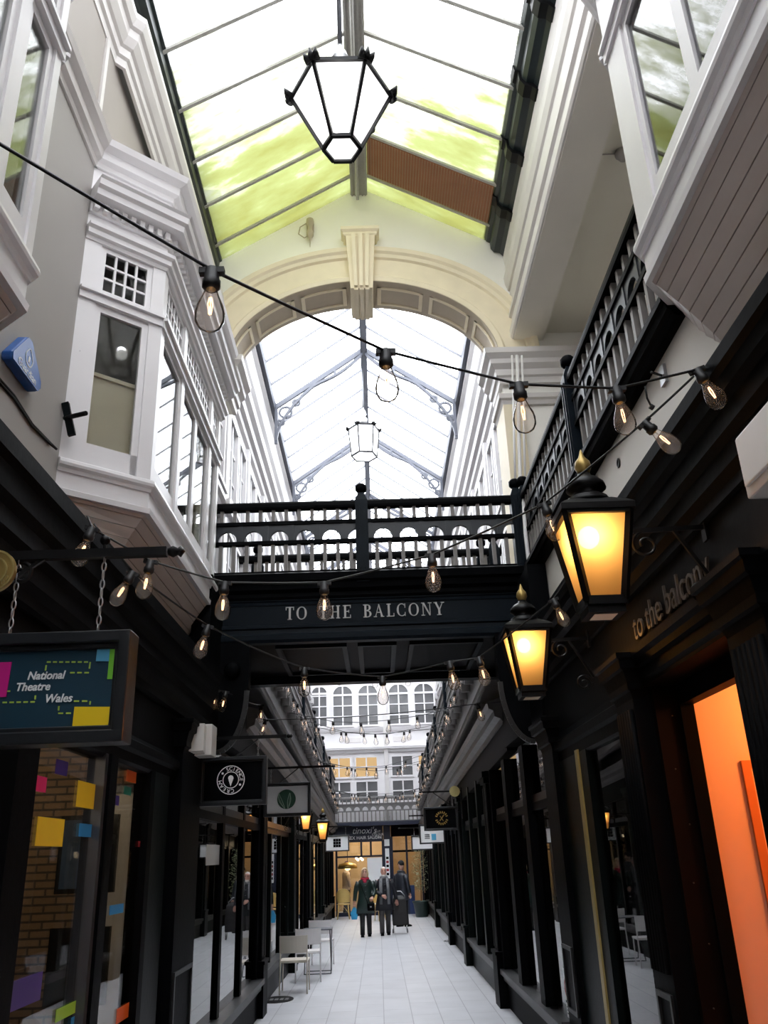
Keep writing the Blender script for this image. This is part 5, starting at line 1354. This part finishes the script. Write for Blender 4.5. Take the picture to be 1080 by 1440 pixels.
tm = MB(); text(tm, 'Guardian', M_left(-2.075, 4.475, 4.715), .075, 0, 'CENTER', .003)
ringp = [(-2.074, 4.475+.055*math.sin(a)*(1-.5*max(0, math.cos(a))), 4.835+.06*math.cos(a)) for a in [2*PI*k/20 for k in range(21)]]
for a, b in zip(ringp[:-1], ringp[1:]): tm.bar(a, b, .007, .003, up=(1, 0, 0))
tm.box(-2.076, -2.073, 4.465, 4.485, 4.80, 4.84); tm.build('emblem', K['s_white'], al)
# cables running along the cornice
cb = MB()
for d in (0, .03):
    cb.tube([on_x(-30, 500+d*200, -2.14), on_x(20, 556+d*150, -2.14), on_x(45, 596+d*100, -2.14), on_x(72, 624+d*50, -2.14), on_x(80, 632, -2.10)], .008, 6)
tag(cb.build('wall_cable', K['rubber']), 'pair of black cables sagging along the grey wall below the alarm box', 'cable')
# black camera-like spotlight on the bay post
sp = thing('spotlight', 'black tubular spotlight on an upright plate beside the bay window', 'spotlight', (-2.05, 5.35, 5.0))
P = Vector((-2.06, 5.37, 5.0))
p0, p1, p2 = on_y(92, 567, 5.24), on_y(101, 612, 5.24), on_y(121, 581, 5.14)
m_ = MB(); m_.bar(p0, p1, .05, .03, up=(0, 1, 0)); m_.build('plate', K['green_black'], sp)
mid = on_y(91, 588, 5.25)
MB().tube([mid, p2], .017, 12).build('tube', K['iron'], sp)
hk = thing('wall_hook', 'small white hook plate on the bay post above the black spotlight', 'hook', (-2.0, 5.4, 5.4))
P = on_y(113, 497, 5.36)
MB().box(P.x-.025, P.x+.025, 5.35, 5.375, P.z-.025, P.z+.025).build('plate', K['white'], hk); MB().tube([(P.x-.012, 5.345, P.z-.012), (P.x+.005, 5.33, P.z), (P.x+.012, 5.34, P.z+.022)], .004, 6).build('hook', K['iron'], hk)
# pale ribbed box on the left pilaster
jb = thing('junction_box', 'pale ribbed box on top of the black left pilaster by the bridge', 'box', (-1.5, 7.4, 2.8))
MB().box(-1.56, -1.40, 7.40, 7.62, 2.74, 3.0).build('case', K['plastic_white'], jb, bevel=.006)
for k in range(3): MB().box(-1.56, -1.42-.012*k, 7.15+.08*k, 7.20+.08*k, 2.75, 2.97).build('rib', K['plastic_white'], jb)
jb2 = thing('junction_box', 'large pale plastic box on the dark fascia at the right edge', 'box', (1.5, 2.85, 3.25))
MB().box(1.50, 1.64, 2.68, 3.05, 3.15, 3.42).build('case', K['plastic_white'], jb2, bevel=.01); MB().box(1.485, 1.50, 2.71, 3.02, 3.19, 3.40).build('lid', K['plastic_white'], jb2, bevel=.006)
# fittings high on the gable wall and the ceiling
gl_ = thing('bracket_lamp', 'small wire-looped lamp fitting high on the pale gable wall', 'lamp', (-.7, YA, 10.0))
MB().lathe([(.02, .28), (.05, .26), (.055, .18), (.035, .15), (.03, .08), (.05, .04), (.05, -.02), (.02, -.06), (.008, -.12), (.003, -.22)], (-.7, YA-.08, 9.98), 12).build('body', K['stone_dark'], gl_)
MB().tube([(-.72, YA-.08, 10.2), (-.84, YA-.07, 10.12), (-.86, YA-.07, 10.0), (-.78, YA-.07, 9.93), (-.72, YA-.08, 9.96)], .008, 6).build('wire_loop', K['stone_dark'], gl_)
MB().box(-.75, -.65, YA-.04, YA, 10.08, 10.26).build('back_plate', K['stone_dark'], gl_)
P = on_z(875, 215, 8.29)
cc = thing('ceiling_fitting', 'small round grey fitting on the dull balcony ceiling', 'lamp', tuple(P))
MB().lathe([(.0, -.09), (.04, -.085), (.06, -.05), (.075, -.03), (.075, .01), (0, .01)], tuple(P), 14).build('body', K['taupe'], cc); MB().tube([P+Vector((-.35, .02, 0)), P+Vector((-.06, 0, -.01))], .008, 6).build('conduit', K['taupe'], cc)
# white pipes on the pier at the right of the arch
pp = thing('conduit_pipes', 'bundle of white pipes running down the pier and curling under the bridge end', 'pipe', (1.9, 9.3, 6))
for i, (px, d) in enumerate(((722, 0), (729, .02), (736, .03))):
    a, b, c2 = on_y(px-2, 500, 9.22-d), on_y(px, 560, 9.2-d), on_y(px+3, 690, 9.2-d)
    pts = [a, b, on_y(px+1, 620, 9.2-d), c2]
    if i == 1: pts += [on_y(736, 700, 8.66), on_y(739, 750, 8.58), on_y(743, 785, 8.56), on_y(752, 815, 8.56), on_y(761, 850, 8.6), on_y(765, 900, 8.62)]
    MB().tube(pts, .022 if i == 1 else .014, 8).build('pipe', K['white'], pp)
rc = MB().box(on_y(715, 710, 8.95).x, on_y(722, 710, 8.95).x, 8.80, 8.815, on_y(718, 722, 8.95).z, on_y(718, 704, 8.95).z)
tag(rc.build('red_card', K['c_red']), 'small red card behind the right end of the bridge balustrade', 'card')
# floor plates
def oval(label, c, rx, ry):
    t = thing('floor_plate', label, 'floor plate', c)
    pts = [(c[0]+rx*math.cos(2*PI*k/28), c[1]+ry*math.sin(2*PI*k/28)) for k in range(28)]
    MB().prism(pts, 'z', .0, .006).build('plate', K['iron'], t)
    m_ = MB()
    for k in range(5): m_.cbox((c[0]-rx*.6+rx*.3*k, c[1], .0065), rx*.2, ry*.5, .003)
    m_.build('raised_marks', K['steel'], t)
P = on_z(389, 1406, 0); oval('dark oval plate in the paving in front of the white chairs', (P.x, P.y, 0), .25, .33)
P = on_z(641, 1323, 0); oval('dark narrow plate in the paving at the right, far up the arcade', (P.x-.1, P.y, 0), .18, .25)
# ================================================================== furniture
def white_chair(label, loc, rz, m='chair_white', group='white metal chairs by the left shops'):
    """slim metal side chair, seat towards local +y, back at local -y"""
    t = thing('cafe_chair', label, 'chair', loc, rz, group)
    MB().prism([(-.21, -.20), (.21, -.20), (.225, .20), (.19, .225), (-.19, .225), (-.225, .20)], 'z', .435, .455).build('seat', K[m], t, local=True, bevel=.006)
    b = MB()
    n = 8
    rings = []
    for k in range(n+1):
        x = -.215+.43*k/n; y = -.215-.03*math.sin(PI*k/n)
        rings.append([(x, y, .56), (x, y-.03, .80), (x, y-.045, .80), (x, y-.015, .56)])
    b.loft(rings, True, False).build('backrest', K[m], t, local=True)
    for sx_ in (-1, 1):
        MB().tube([(sx_*.205, .19, .44), (sx_*.21, .21, 0)], .011, 8).build('leg', K[m], t, local=True)
        MB().tube([(sx_*.205, -.205, .80), (sx_*.205, -.20, .44), (sx_*.21, -.235, 0)], .011, 8).build('leg', K[m], t, local=True)
    MB().tube([(-.205, .19, .43), (.205, .19, .43), (.205, -.2, .43), (-.205, -.2, .43), (-.205, .19, .43)], .010, 6).build('seat_rail', K[m], t, local=True)
    return t
white_chair('ivory chair nearest us in the row by the left shops, back turned', (-1.36, 14.75, 0), 0, 'chair_ivory')
white_chair('white chair second in the row, half hidden by the nearest ivory chair', (-1.25, 16.0, 0), .08)
white_chair('white chair third in the row, beside the small metal table', (-1.15, 18.0, 0), -.05)
def small_table(label, loc):
    t = thing('cafe_table', label, 'table', loc, 0)
    MB().box(-.25, .25, -.25, .25, .70, .715).build('tabletop', K['grey_metal'], t, local=True)
    for s_ in (-1, 1):
        MB().tube([(s_*.22, -.22, .70), (s_*.22, .22, .01)], .009, 8).build('leg', K['grey_metal'], t, local=True)
        MB().tube([(s_*.235, .22, .70), (s_*.235, -.22, .01)], .009, 8).build('leg', K['grey_metal'], t, local=True)
    MB().tube([(-.22, .22, .012), (.22, .22, .012)], .008, 6).build('foot_bar', K['grey_metal'], t, local=True); MB().tube([(-.235, -.22, .012), (.235, -.22, .012)], .008, 6).build('foot_bar', K['grey_metal'], t, local=True)
small_table('square grey metal folding table between the white chairs', (-1.14, 16.95, 0))
def rattan(label, loc, rz):
    t = thing('rattan_chair', label, 'chair', loc, rz, 'rattan chairs outside the salon')
    MB().lathe([(.0, .43), (.20, .43), (.225, .445), (.21, .465), (0, .47)], (0,0,0), 20).build('seat', K['rattan'], t, local=True)
    n = 14; rings = []
    for k in range(n+1):
        a = -PI*.5+PI*(k/n-.5)*.95; h = .47+.43*math.sin(PI*(.12+.76*k/n))**.7
        c, s_ = math.cos(a), math.sin(a)
        rings.append([(.215*c, .215*s_, .50), (.235*c, .235*s_, h), (.222*c, .222*s_, h+.01), (.202*c, .202*s_, .50)])
    MB().loft(rings, True, False).build('backrest', K['rattan'], t, local=True)
    rim = MB(); rim.tube([(.232*math.cos(-PI*.5+PI*(k/n-.5)*.95), .232*math.sin(-PI*.5+PI*(k/n-.5)*.95), .48+.43*math.sin(PI*(.12+.76*k/n))**.7) for k in range(n+1)], .016, 8)
    rim.build('back_rim', K['rattan'], t, local=True)
    for sx_ in (-1, 1):
        for sy in (-1, 1): MB().tube([(sx_*.16, sy*.15, .44), (sx_*.17, sy*.17, .2), (sx_*.20, sy*.20, 0)], .014, 8).build('leg', K['rattan'], t, local=True)
        MB().tube([(sx_*.17, -.17, .2), (0, -.16, .40), (-sx_*.17, -.17, .2)], .008, 6).build('brace', K['rattan'], t, local=True)
P = on_z(483, 1293, 0); rattan('honey rattan armchair with a round back, outside the salon on the left', (P.x, P.y+.1, 0), 0)
P = on_z(445, 1290, 0); rattan('second rattan chair, mostly hidden behind the walking couple', (-.12, 29.3, 0), 2.6)
# potted tree
P = on_z(594, 1290, 0)
pt = thing('potted_tree', 'slim olive-like tree in a dark pot at the far right', 'potted plant', (P.x, P.y+.2, 0))
pc = (P.x, P.y+.2, 0)
MB().lathe([(.19, 0), (.20, .02), (.27, .42), (.30, .44), (.30, .48), (.27, .48), (.26, .43), (0, .43)], pc, 20).build('pot', K['pot'], pt)
MB().lathe([(.0, .455), (.255, .45), (.25, .42), (0, .42)], pc, 16).build('soil', K['soil'], pt)
MB().tube([(pc[0], pc[1], .43), (pc[0]+.01, pc[1], 1.0), (pc[0]-.01, pc[1], 1.5), (pc[0], pc[1], 2.0)], [.022, .02, .016, .006], 8).build('trunk', K['wood'], pt)
lv = MB()
for k in range(420):
    a = RND.uniform(0, 2*PI); z = RND.uniform(.78, 2.25); rr = (.20+.12*math.sin((z-.7)*2.0))*RND.uniform(.2, 1)
    c = Vector((pc[0]+rr*math.cos(a), pc[1]+rr*math.sin(a), z)); d = Vector((RND.uniform(-1, 1), RND.uniform(-1, 1), RND.uniform(-.4, .8))).normalized()
    s_ = d.orthogonal().normalized(); L = RND.uniform(.05, .09)
    lv.add([c, c+d*L*.5+s_*.014, c+d*L, c+d*L*.5-s_*.014], [(0, 1, 2, 3)])
for k in range(26):
    z = .75+1.35*k/26; a = k*2.4; lv.tube([(pc[0], pc[1], z), (pc[0]+.2*math.cos(a), pc[1]+.2*math.sin(a), z+.12)], .005, 4)
lv.build('foliage', K['leaf'], pt)

# ================================================================== people
def skin_body(t, joints, edges, radii, m):
    me = bpy.data.meshes.new('body'); me.from_pydata([tuple(j) for j in joints], edges, [])
    o = bpy.data.objects.new('body', me); COL.objects.link(o); o.parent = t
    sk = o.modifiers.new('skin', 'SKIN'); sk.use_smooth_shade = True
    for i, r in enumerate(radii): me.skin_vertices[0].data[i].radius = (r, r) if not isinstance(r, tuple) else r
    me.skin_vertices[0].data[0].use_root = True
    sb = o.modifiers.new('sub', 'SUBSURF'); sb.levels = 2; sb.render_levels = 2
    me.materials.append(m); return o
def person(label, loc, rz, scale, coat, trousers, shoes, skin_m, coat_z, stride=.1, armL=None, armR=None, hair=None, hair_style='short', scarf=None, beard=None, hat=None, coat_flare=1.0, group=None, scarf_long=False):
    """faces local -y; 1.72 m tall before scaling. armL / armR: (elbow, hand) positions."""
    t = thing('person', label, 'person', loc, rz, group, scale)
    armL = armL or ((-.27, .0, 1.13), (-.28, -.06, .88)); armR = armR or ((.27, .0, 1.13), (.28, -.06, .88))
    sd = stride
    J = [(0, 0, .95), (0, .01, 1.15), (0, .01, 1.36), (0, 0, 1.46), (0, -.01, 1.55),
         (-.17, .01, 1.38), armL[0], armL[1], (.17, .01, 1.38), armR[0], armR[1],
         (-.09, 0, .88), (-.09, -sd*.7, .49), (-.095, -sd*.9, .09), (-.10, -sd*.9-.10, .035),
         (.09, 0, .88), (.09, sd*.3-.04, .49), (.095, sd, .09), (.10, sd-.10, .035)]
    E_ = [(0,1),(1,2),(2,3),(3,4),(2,5),(5,6),(6,7),(2,8),(8,9),(9,10),(0,11),(11,12),(12,13),(13,14),(0,15),(15,16),(16,17),(17,18)]
    Rr = [(.12,.10), (.115,.09), (.11,.08), .05, .055, .045, .040, .030, .045, .040, .030, .075, .05, .02, .014, .075, .05, .02, .014]
    body = skin_body(t, J, E_, Rr, skin_m)
    # head, one mesh with nose, ears, brow and jaw
    hm = MB(); rings = []
    prof = [(-.125, .028, .035, -.035), (-.115, .046, .055, -.028), (-.09, .060, .072, -.018), (-.05, .068, .084, -.008), (0, .073, .094, 0), (.04, .074, .097, .004), (.075, .068, .090, .008), (.10, .052, .070, .01), (.118, .025, .035, .01), (.122, .006, .008, .01)]
    hc = Vector((0, -.02, 1.615))
    for z, rx, ry, yo in prof:
        rings.append([hc+Vector((rx*math.cos(2*PI*k/20), yo+ry*math.sin(2*PI*k/20), z)) for k in range(20)])
    hm.loft(rings, True, True)
    hm.loft([[hc+Vector((x, y, z)) for x, y, z in ((-.008, -.085, .022), (.008, -.085, .022), (0, -.096, .024))], [hc+Vector((x, y, z)) for x, y, z in ((-.018, -.082, -.03), (.018, -.082, -.03), (0, -.118, -.026))], [hc+Vector((x, y, z)) for x, y, z in ((-.012, -.08, -.038), (.012, -.08, -.038), (0, -.10, -.037))]], True, True)
    for s_ in (-1, 1): hm.sphere(hc+Vector((s_*.075, .005, -.005)), .03, 10, 6, (.35, .7, 1.1))
    hd = hm.build('head', skin_m, t, local=True)
    fm = MB()
    for s_ in (-1, 1): fm.sphere(hc+Vector((s_*.029, -.088, .018)), .011, 8, 5, (1.2, .6, .7)); fm.bar(hc+Vector((s_*.014, -.094, .040)), hc+Vector((s_*.046, -.084, .040)), .008, .006)
    fm.build('eye', K['black'], hd, local=True)
    MB().sphere(hc+Vector((0, -.083, -.062)), .022, 10, 5, (1.1, .45, .28)).build('mouth', flat('lip_'+str(len(bpy.data.materials)), (.42, .12, .10)), hd, local=True)
    # hands: palm and five bent fingers
    for s_, el, ha in ((-1, armL[0], armL[1]), (1, armR[0], armR[1])):
        h = MB(); d = (Vector(ha)-Vector(el)).normalized(); side = d.cross(Vector((0, 1, 0)))
        side = side.normalized() if side.length > .1 else Vector((1, 0, 0)); nn = side.cross(d)
        p0 = Vector(ha)
        h.loft([[p0+side*a*w+nn*b*.016+d*z for a, b in ((-1, -1), (1, -1), (1, 1), (-1, 1))] for z, w in ((-.01, .028), (.04, .042), (.085, .040))], True, True)
        for k, L in enumerate((.06, .072, .067, .05)):
            b0 = p0+d*.08+side*(-.032+.021*k); h.tube([b0, b0+d*L*.55+nn*.006, b0+d*L*.8+nn*.03], [.010, .009, .007], 6)
        tb = p0+d*.03-side*.036*s_; h.tube([tb, tb+d*.03-side*.02*s_+nn*.008, tb+d*.055-side*.015*s_+nn*.02], [.012, .010, .008], 6)
        h.build('hand', skin_m, t, local=True)
    def ell_ring(c, rx, ry, n=20): return [Vector((c[0]+rx*math.cos(2*PI*k/n), c[1]+ry*math.sin(2*PI*k/n), c[2])) for k in range(n)]
    # coat: torso, skirt and two sleeves in one garment
    cm = MB()
    cm.loft([ell_ring((0, 0, coat_z), .235*coat_flare, .17), ell_ring((0, 0, .80), .225*coat_flare**.6, .165), ell_ring((0, 0, .95), .205, .155), ell_ring((0, .005, 1.10), .185, .142), ell_ring((0, .01, 1.25), .200, .145), ell_ring((0, .01, 1.36), .212, .135), ell_ring((0, .01, 1.42), .165, .105), ell_ring((0, .0, 1.475), .075, .075)], True, True)
    for s_, el, ha, sh in ((-1, armL[0], armL[1], (-.175, .01, 1.37)), (1, armR[0], armR[1], (.175, .01, 1.37))):
        cm.tube([Vector(sh), Vector(sh).lerp(Vector(el), .5)+Vector((s_*.012, 0, .01)), Vector(el), Vector(el).lerp(Vector(ha), .6), Vector(ha)-(Vector(ha)-Vector(el)).normalized()*.02], [.085, .074, .063, .056, .052], 14)
    cm.build('coat', coat, t, local=True)
    bt = MB()
    for z in (1.28, 1.14, 1.0): bt.sphere((.015, -.158, z), .012, 8, 5)
    bt.build('button', K['grey_metal'], t, local=True)
    cl = MB().loft([[Vector((s_*.02, -.135, 1.25)), Vector((s_*.10, -.12, 1.36)), Vector((s_*.085, -.06, 1.47)), Vector((s_*.03, -.09, 1.44))] for s_ in (-1,)]+[[Vector((s_*.03, -.15, 1.25)), Vector((s_*.11, -.135, 1.36)), Vector((s_*.095, -.07, 1.48)), Vector((s_*.04, -.10, 1.45))] for s_ in (-1,)], True, False)
    cl.loft([[Vector((.02, -.135, 1.25)), Vector((.10, -.12, 1.36)), Vector((.085, -.06, 1.47)), Vector((.03, -.09, 1.44))], [Vector((.03, -.15, 1.25)), Vector((.11, -.135, 1.36)), Vector((.095, -.07, 1.48)), Vector((.04, -.10, 1.45))]], True, False)
    cl.build('collar', coat, t, local=True)
    for a, b, c in ((11, 12, 13), (15, 16, 17)):
        MB().tube([Vector(J[a])+Vector((0, 0, .05)), Vector(J[a]).lerp(Vector(J[b]), .5), Vector(J[b]), Vector(J[b]).lerp(Vector(J[c]), .4)+Vector((0, .012, 0)), Vector(J[c])+Vector((0, 0, -.045))], [.105, .092, .074, .070, .062], 14).build('trouser_leg', trousers, t, local=True)
    for c in (13, 17):
        f = Vector(J[c])
        MB().loft([[f+Vector((x*w, y, z)) for x, z in ((-1, -.088), (1, -.088), (.9, h_), (0, h_+.01), (-.9, h_))] for y, w, h_ in ((.065, .036, .01), (.02, .043, .03), (-.05, .044, -.02), (-.12, .048, -.045), (-.17, .038, -.06), (-.185, .02, -.07))], True, True).build('shoe', shoes, t, local=True)
    if hair:
        hh = MB()
        if hair_style == 'bob':
            rr = []
            for z, rx, ry, yo in ((-.16, .085, .06, .045), (-.10, .102, .075, .035), (-.03, .105, .085, .03), (.03, .099, .095, .028), (.08, .088, .098, .018), (.115, .062, .075, .012), (.137, .02, .03, .01)):
                rr.append([hc+Vector((rx*math.cos(2*PI*k/18), yo+ry*math.sin(2*PI*k/18), z+.008*math.sin(k*2.3))) for k in range(18)])
            hh.loft(rr, True, True)
            for s_ in (-1, 1): hh.tube([hc+Vector((s_*.02, -.08, .112)), hc+Vector((s_*.07, -.07, .06)), hc+Vector((s_*.088, -.045, -.03)), hc+Vector((s_*.085, -.04, -.12))], [.02, .026, .026, .014], 8)
        else:
            rr = []
            for z, rx, ry, yo in ((-.06, .066, .05, .055), (0, .080, .078, .03), (.05, .081, .092, .018), (.09, .070, .085, .014), (.118, .045, .055, .012), (.130, .012, .015, .012)):
                rr.append([hc+Vector((rx*math.cos(2*PI*k/18), yo+ry*math.sin(2*PI*k/18), z)) for k in range(18)])
            hh.loft(rr, True, True)
        hh.build('hair', hair, t, local=True)
    if beard:
        MB().sphere(hc+Vector((0, -.045, -.10)), .058, 14, 8, (1.0, .9, .85)).build('beard', beard, t, local=True)
    if scarf:
        sm = MB(); rr = []
        for k in range(19):
            a = 2*PI*k/18; rr.append(Vector((.088*math.cos(a), .082*math.sin(a)-.01, 1.465+.015*math.sin(a))))
        sm.tube(rr, .036, 8, cap=False)
        if scarf_long:
            for s_ in (-1, 1): sm.loft([[Vector((s_*.05, -.10, 1.44)), Vector((s_*.13, -.07, 1.44)), Vector((s_*.13, -.09, 1.45)), Vector((s_*.05, -.12, 1.45))], [Vector((s_*.06, -.165, 1.2)), Vector((s_*.145, -.13, 1.2)), Vector((s_*.145, -.15, 1.2)), Vector((s_*.06, -.185, 1.2))], [Vector((s_*.07, -.19, .78)), Vector((s_*.15, -.165, .78)), Vector((s_*.15, -.185, .78)), Vector((s_*.07, -.21, .78))]], True, True)
        else:
            sm.sphere((0, -.10, 1.40), .06, 10, 7, (1, .7, 1))
        sm.build('scarf', scarf, t, local=True)
    if hat:
        MB().lathe([(.092, .03), (.098, .05), (.096, .10), (.078, .14), (.04, .165), (.001, .172)], tuple(hc), 18).build('hat', hat, t, local=True)
    return t
skinA = paint('fair_skin', (.60, .36, .27), .5, .05, 20)
P = on_z(515, 1317, 0)
person('blonde woman in a dark green coat and red scarf walking arm in arm towards us', (P.x, P.y, 0), .0, .925, paint('bottle_green_coat', (.008, .022, .019), .4, .2, 10), paint('black_leggings', (.006, .006, .007), .6), K['black'], skinA, .58, .10,
       armL=((-.27, .02, 1.13), (-.30, -.03, .88)), armR=((.27, -.02, 1.12), (.20, -.17, .98)), hair=paint('blonde_hair', (.55, .40, .24), .5, .25, 40), hair_style='bob', scarf=paint('crimson_scarf', (.42, .012, .05), .7), coat_flare=1.12)
wx, wy = P.x, P.y
bag = thing('handbag', 'black handbag worn across the woman in the green coat', 'bag', (wx+.13, wy-.2, .72))
MB().box(wx+.05, wx+.24, wy-.26, wy-.18, .60, .78).build('pouch', K['black'], bag, bevel=.02)
MB().tube([(wx+.06, wy-.2, .77), (wx-.02, wy-.17, 1.0), (wx-.12, wy-.14, 1.25), (wx-.13, wy-.02, 1.30)], .008, 6).build('strap', K['black'], bag); MB().box(wx+.12, wx+.16, wy-.268, wy-.26, .68, .71).build('clasp', K['steel'], bag)
b2 = thing('carrier_bag', 'bright blue bag carried low at the left side of the blonde woman', 'bag', (wx-.32, wy+.3, .45))
MB().loft([[(wx-.40+.02*k, wy+.05, .42) for k in (0,)][0:0] or [(wx-.36, wy-.02, .40), (wx-.22, wy-.02, .40), (wx-.22, wy+.06, .40), (wx-.36, wy+.06, .40)], [(wx-.39, wy-.03, .55), (wx-.20, wy-.03, .53), (wx-.20, wy+.07, .53), (wx-.39, wy+.07, .55)], [(wx-.30, wy+.0, .72), (wx-.27, wy+.0, .72), (wx-.27, wy+.04, .72), (wx-.30, wy+.04, .72)]], True, False).build('sack', paint('bright_blue_plastic', (.02, .32, .62), .35), b2)
MB().tube([(wx-.31, wy+.02, .70), (wx-.295, wy+.02, .80), (wx-.275, wy+.02, .70)], .006, 6).build('handle', K['c_blue'], b2)
P = on_z(540, 1315, 0); mx_, my_ = P.x, P.y
person('white-bearded bald man in a dark navy coat and long grey scarf walking towards us', (mx_+.04, my_, 0), .06, .93, paint('dark_navy_coat', (.007, .008, .014), .6, .2, 10), paint('charcoal_corduroy', (.045, .042, .042), .8, .2, 20), K['black'], paint('ruddy_skin', (.62, .33, .25), .5, .05, 20), .62, .12,
       armL=((-.28, -.01, 1.13), (-.06, -.20, 1.00)), armR=((.30, .04, 1.12), (.34, .02, .86)), hair=paint('thin_white_hair', (.62, .58, .55), .6), hair_style='short', beard=paint('white_beard', (.72, .68, .64), .8, .1, 30), scarf=paint('grey_scarf', (.16, .165, .175), .8, .2, 40), scarf_long=True, coat_flare=1.15)
P = on_z(557, 1300, 0)
person('man in a dark cap and grey-shouldered dark coat turned away behind the couple', (.62, 26.6, 0), 2.3, .98, paint('blue_black_jacket', (.018, .022, .032), .5, .6, 6), paint('black_trousers', (.006, .006, .008), .7), K['black'], skinA, .70, .08, hat=paint('black_wool_cap', (.006, .006, .007), .8), scarf=paint('slate_scarf', (.05, .055, .065), .8))
person('person in a pale pink puffer jacket and purple hat seen inside the salon window', (-1.22, 33.6, 0), 1.9, .98, paint('pale_pink_puffer', (.52, .42, .42), .5, .1, 14, bump=.5, bscale=18), paint('dark_jeans', (.02, .02, .03), .7), K['black'], skinA, .80, .05, hat=paint('purple_wool_hat', (.06, .012, .10), .8))
# wheeled shopping trolley pulled by the man
tr = thing('shopping_trolley', 'black wheeled shopping trolley pulled by the bearded man', 'trolley', (mx_+.42, my_+.25, 0))
X, Y = mx_+.43, my_+.25
MB().loft([[(X-.19, Y-.12, .20), (X+.19, Y-.12, .20), (X+.19, Y+.12, .20), (X-.19, Y+.12, .20)], [(X-.20, Y-.14, .5), (X+.20, Y-.14, .5), (X+.20, Y+.13, .5), (X-.20, Y+.13, .5)], [(X-.17, Y-.12, .82), (X+.17, Y-.12, .82), (X+.17, Y+.12, .82), (X-.17, Y+.12, .82)], [(X-.08, Y-.06, .90), (X+.08, Y-.06, .90), (X+.08, Y+.06, .90), (X-.08, Y+.06, .90)]], True, False).build('bag', paint('black_nylon', (.008, .007, .008), .6), tr, bevel=.02)
fr = MB().tube([(X-.17, Y+.14, .05), (X-.15, Y+.15, .9), (X-.05, Y+.16, 1.0), (X+.05, Y+.16, 1.0), (X+.15, Y+.15, .9), (X+.17, Y+.14, .05)], .011, 8).tube([(X-.17, Y-.1, .03), (X-.17, Y-.1, .2)], .011, 8).tube([(X+.17, Y-.1, .03), (X+.17, Y-.1, .2)], .011, 8).tube([(X-.18, Y-.1, .2), (X-.18, Y+.14, .1)], .009, 6).tube([(X+.18, Y-.1, .2), (X+.18, Y+.14, .1)], .009, 6)
fr.build('frame', K['steel'], tr)
for s_ in (-1, 1): MB().lathe([(0, -.012), (.05, -.012), (.055, 0), (.05, .012), (0, .012)], (X+s_*.19, Y+.14, .055), 16, M=Matrix.Rotation(PI/2, 3, 'Y')).build('wheel', K['rubber'], tr)

# ================================================================== light, sky and camera
w = bpy.data.worlds.new('overcast_sky'); SC.world = w; w.use_nodes = True
bg = w.node_tree.nodes['Background']; bg.inputs[0].default_value = (.93, .96, 1.0, 1); bg.inputs[1].default_value = 9.0
lamp_light('lantern_light', (1.04, 3.72, 3.24), 3.6, (1, .66, .30)); lamp_light('lantern_light', (1.10, 6.05, 3.26), 3.6, (1, .66, .30))
lamp_light('lantern_light', (-1.22, 15.2, 2.55), 1.2, (1, .55, .25)); lamp_light('lantern_light', (-1.06, 17.2, 2.45), 1.2, (1, .5, .2))
lamp_light('passage_lamp', (2.75, 4.5, 2.80), 42, (1, .36, .085), .12)
lamp_light('hanging_lantern_lamp', (-.11, 4.6, 6.84), 60, (1, .98, .95), .05)
for y, e in ((14.8, 70), (19.0, 45), (23.5, 45), (28.5, 45)): lamp_light('shop_ceiling_lamp', (-2.35, y, 2.75), e, (1, .72, .40), .15)
for y in (2.5, 5.6): lamp_light('shop_ceiling_lamp', (-2.8, y, 2.7), 15, (1, .78, .5), .15)
for y in (10.5, 19.0, 28.0): lamp_light('shop_ceiling_lamp', (2.5, y, 2.75), 7, (1, .85, .65), .15)
lamp_light('salon_lamp', (-.7, 33.3, 2.6), 75, (1, .84, .60), .2); lamp_light('end_shop_lamp', (1.0, 33.3, 2.4), 30, (1, .76, .48), .2)
cam = bpy.data.cameras.new('camera'); co = bpy.data.objects.new('camera', cam); COL.objects.link(co)
cam.sensor_fit = 'VERTICAL'; cam.sensor_height = 36; cam.sensor_width = 27; cam.lens = 36*FPX/1440
cam.clip_start = .05; cam.clip_end = 200
co.matrix_world = Matrix.Translation(EYE) @ ROT.to_4x4()
SC.camera = co
SC.view_settings.view_transform = 'Standard'; SC.view_settings.look = 'None'; SC.view_settings.exposure = .22; SC.view_settings.gamma = 1
SC.view_settings.use_curve_mapping = False
SC.cycles.max_bounces = 10; SC.cycles.diffuse_bounces = 4; SC.cycles.glossy_bounces = 4; SC.cycles.transmission_bounces = 6; SC.cycles.transparent_max_bounces = 24
SC.cycles.caustics_reflective = False; SC.cycles.caustics_refractive = False; SC.cycles.sample_clamp_indirect = 6
SC.cycles.use_denoising = True
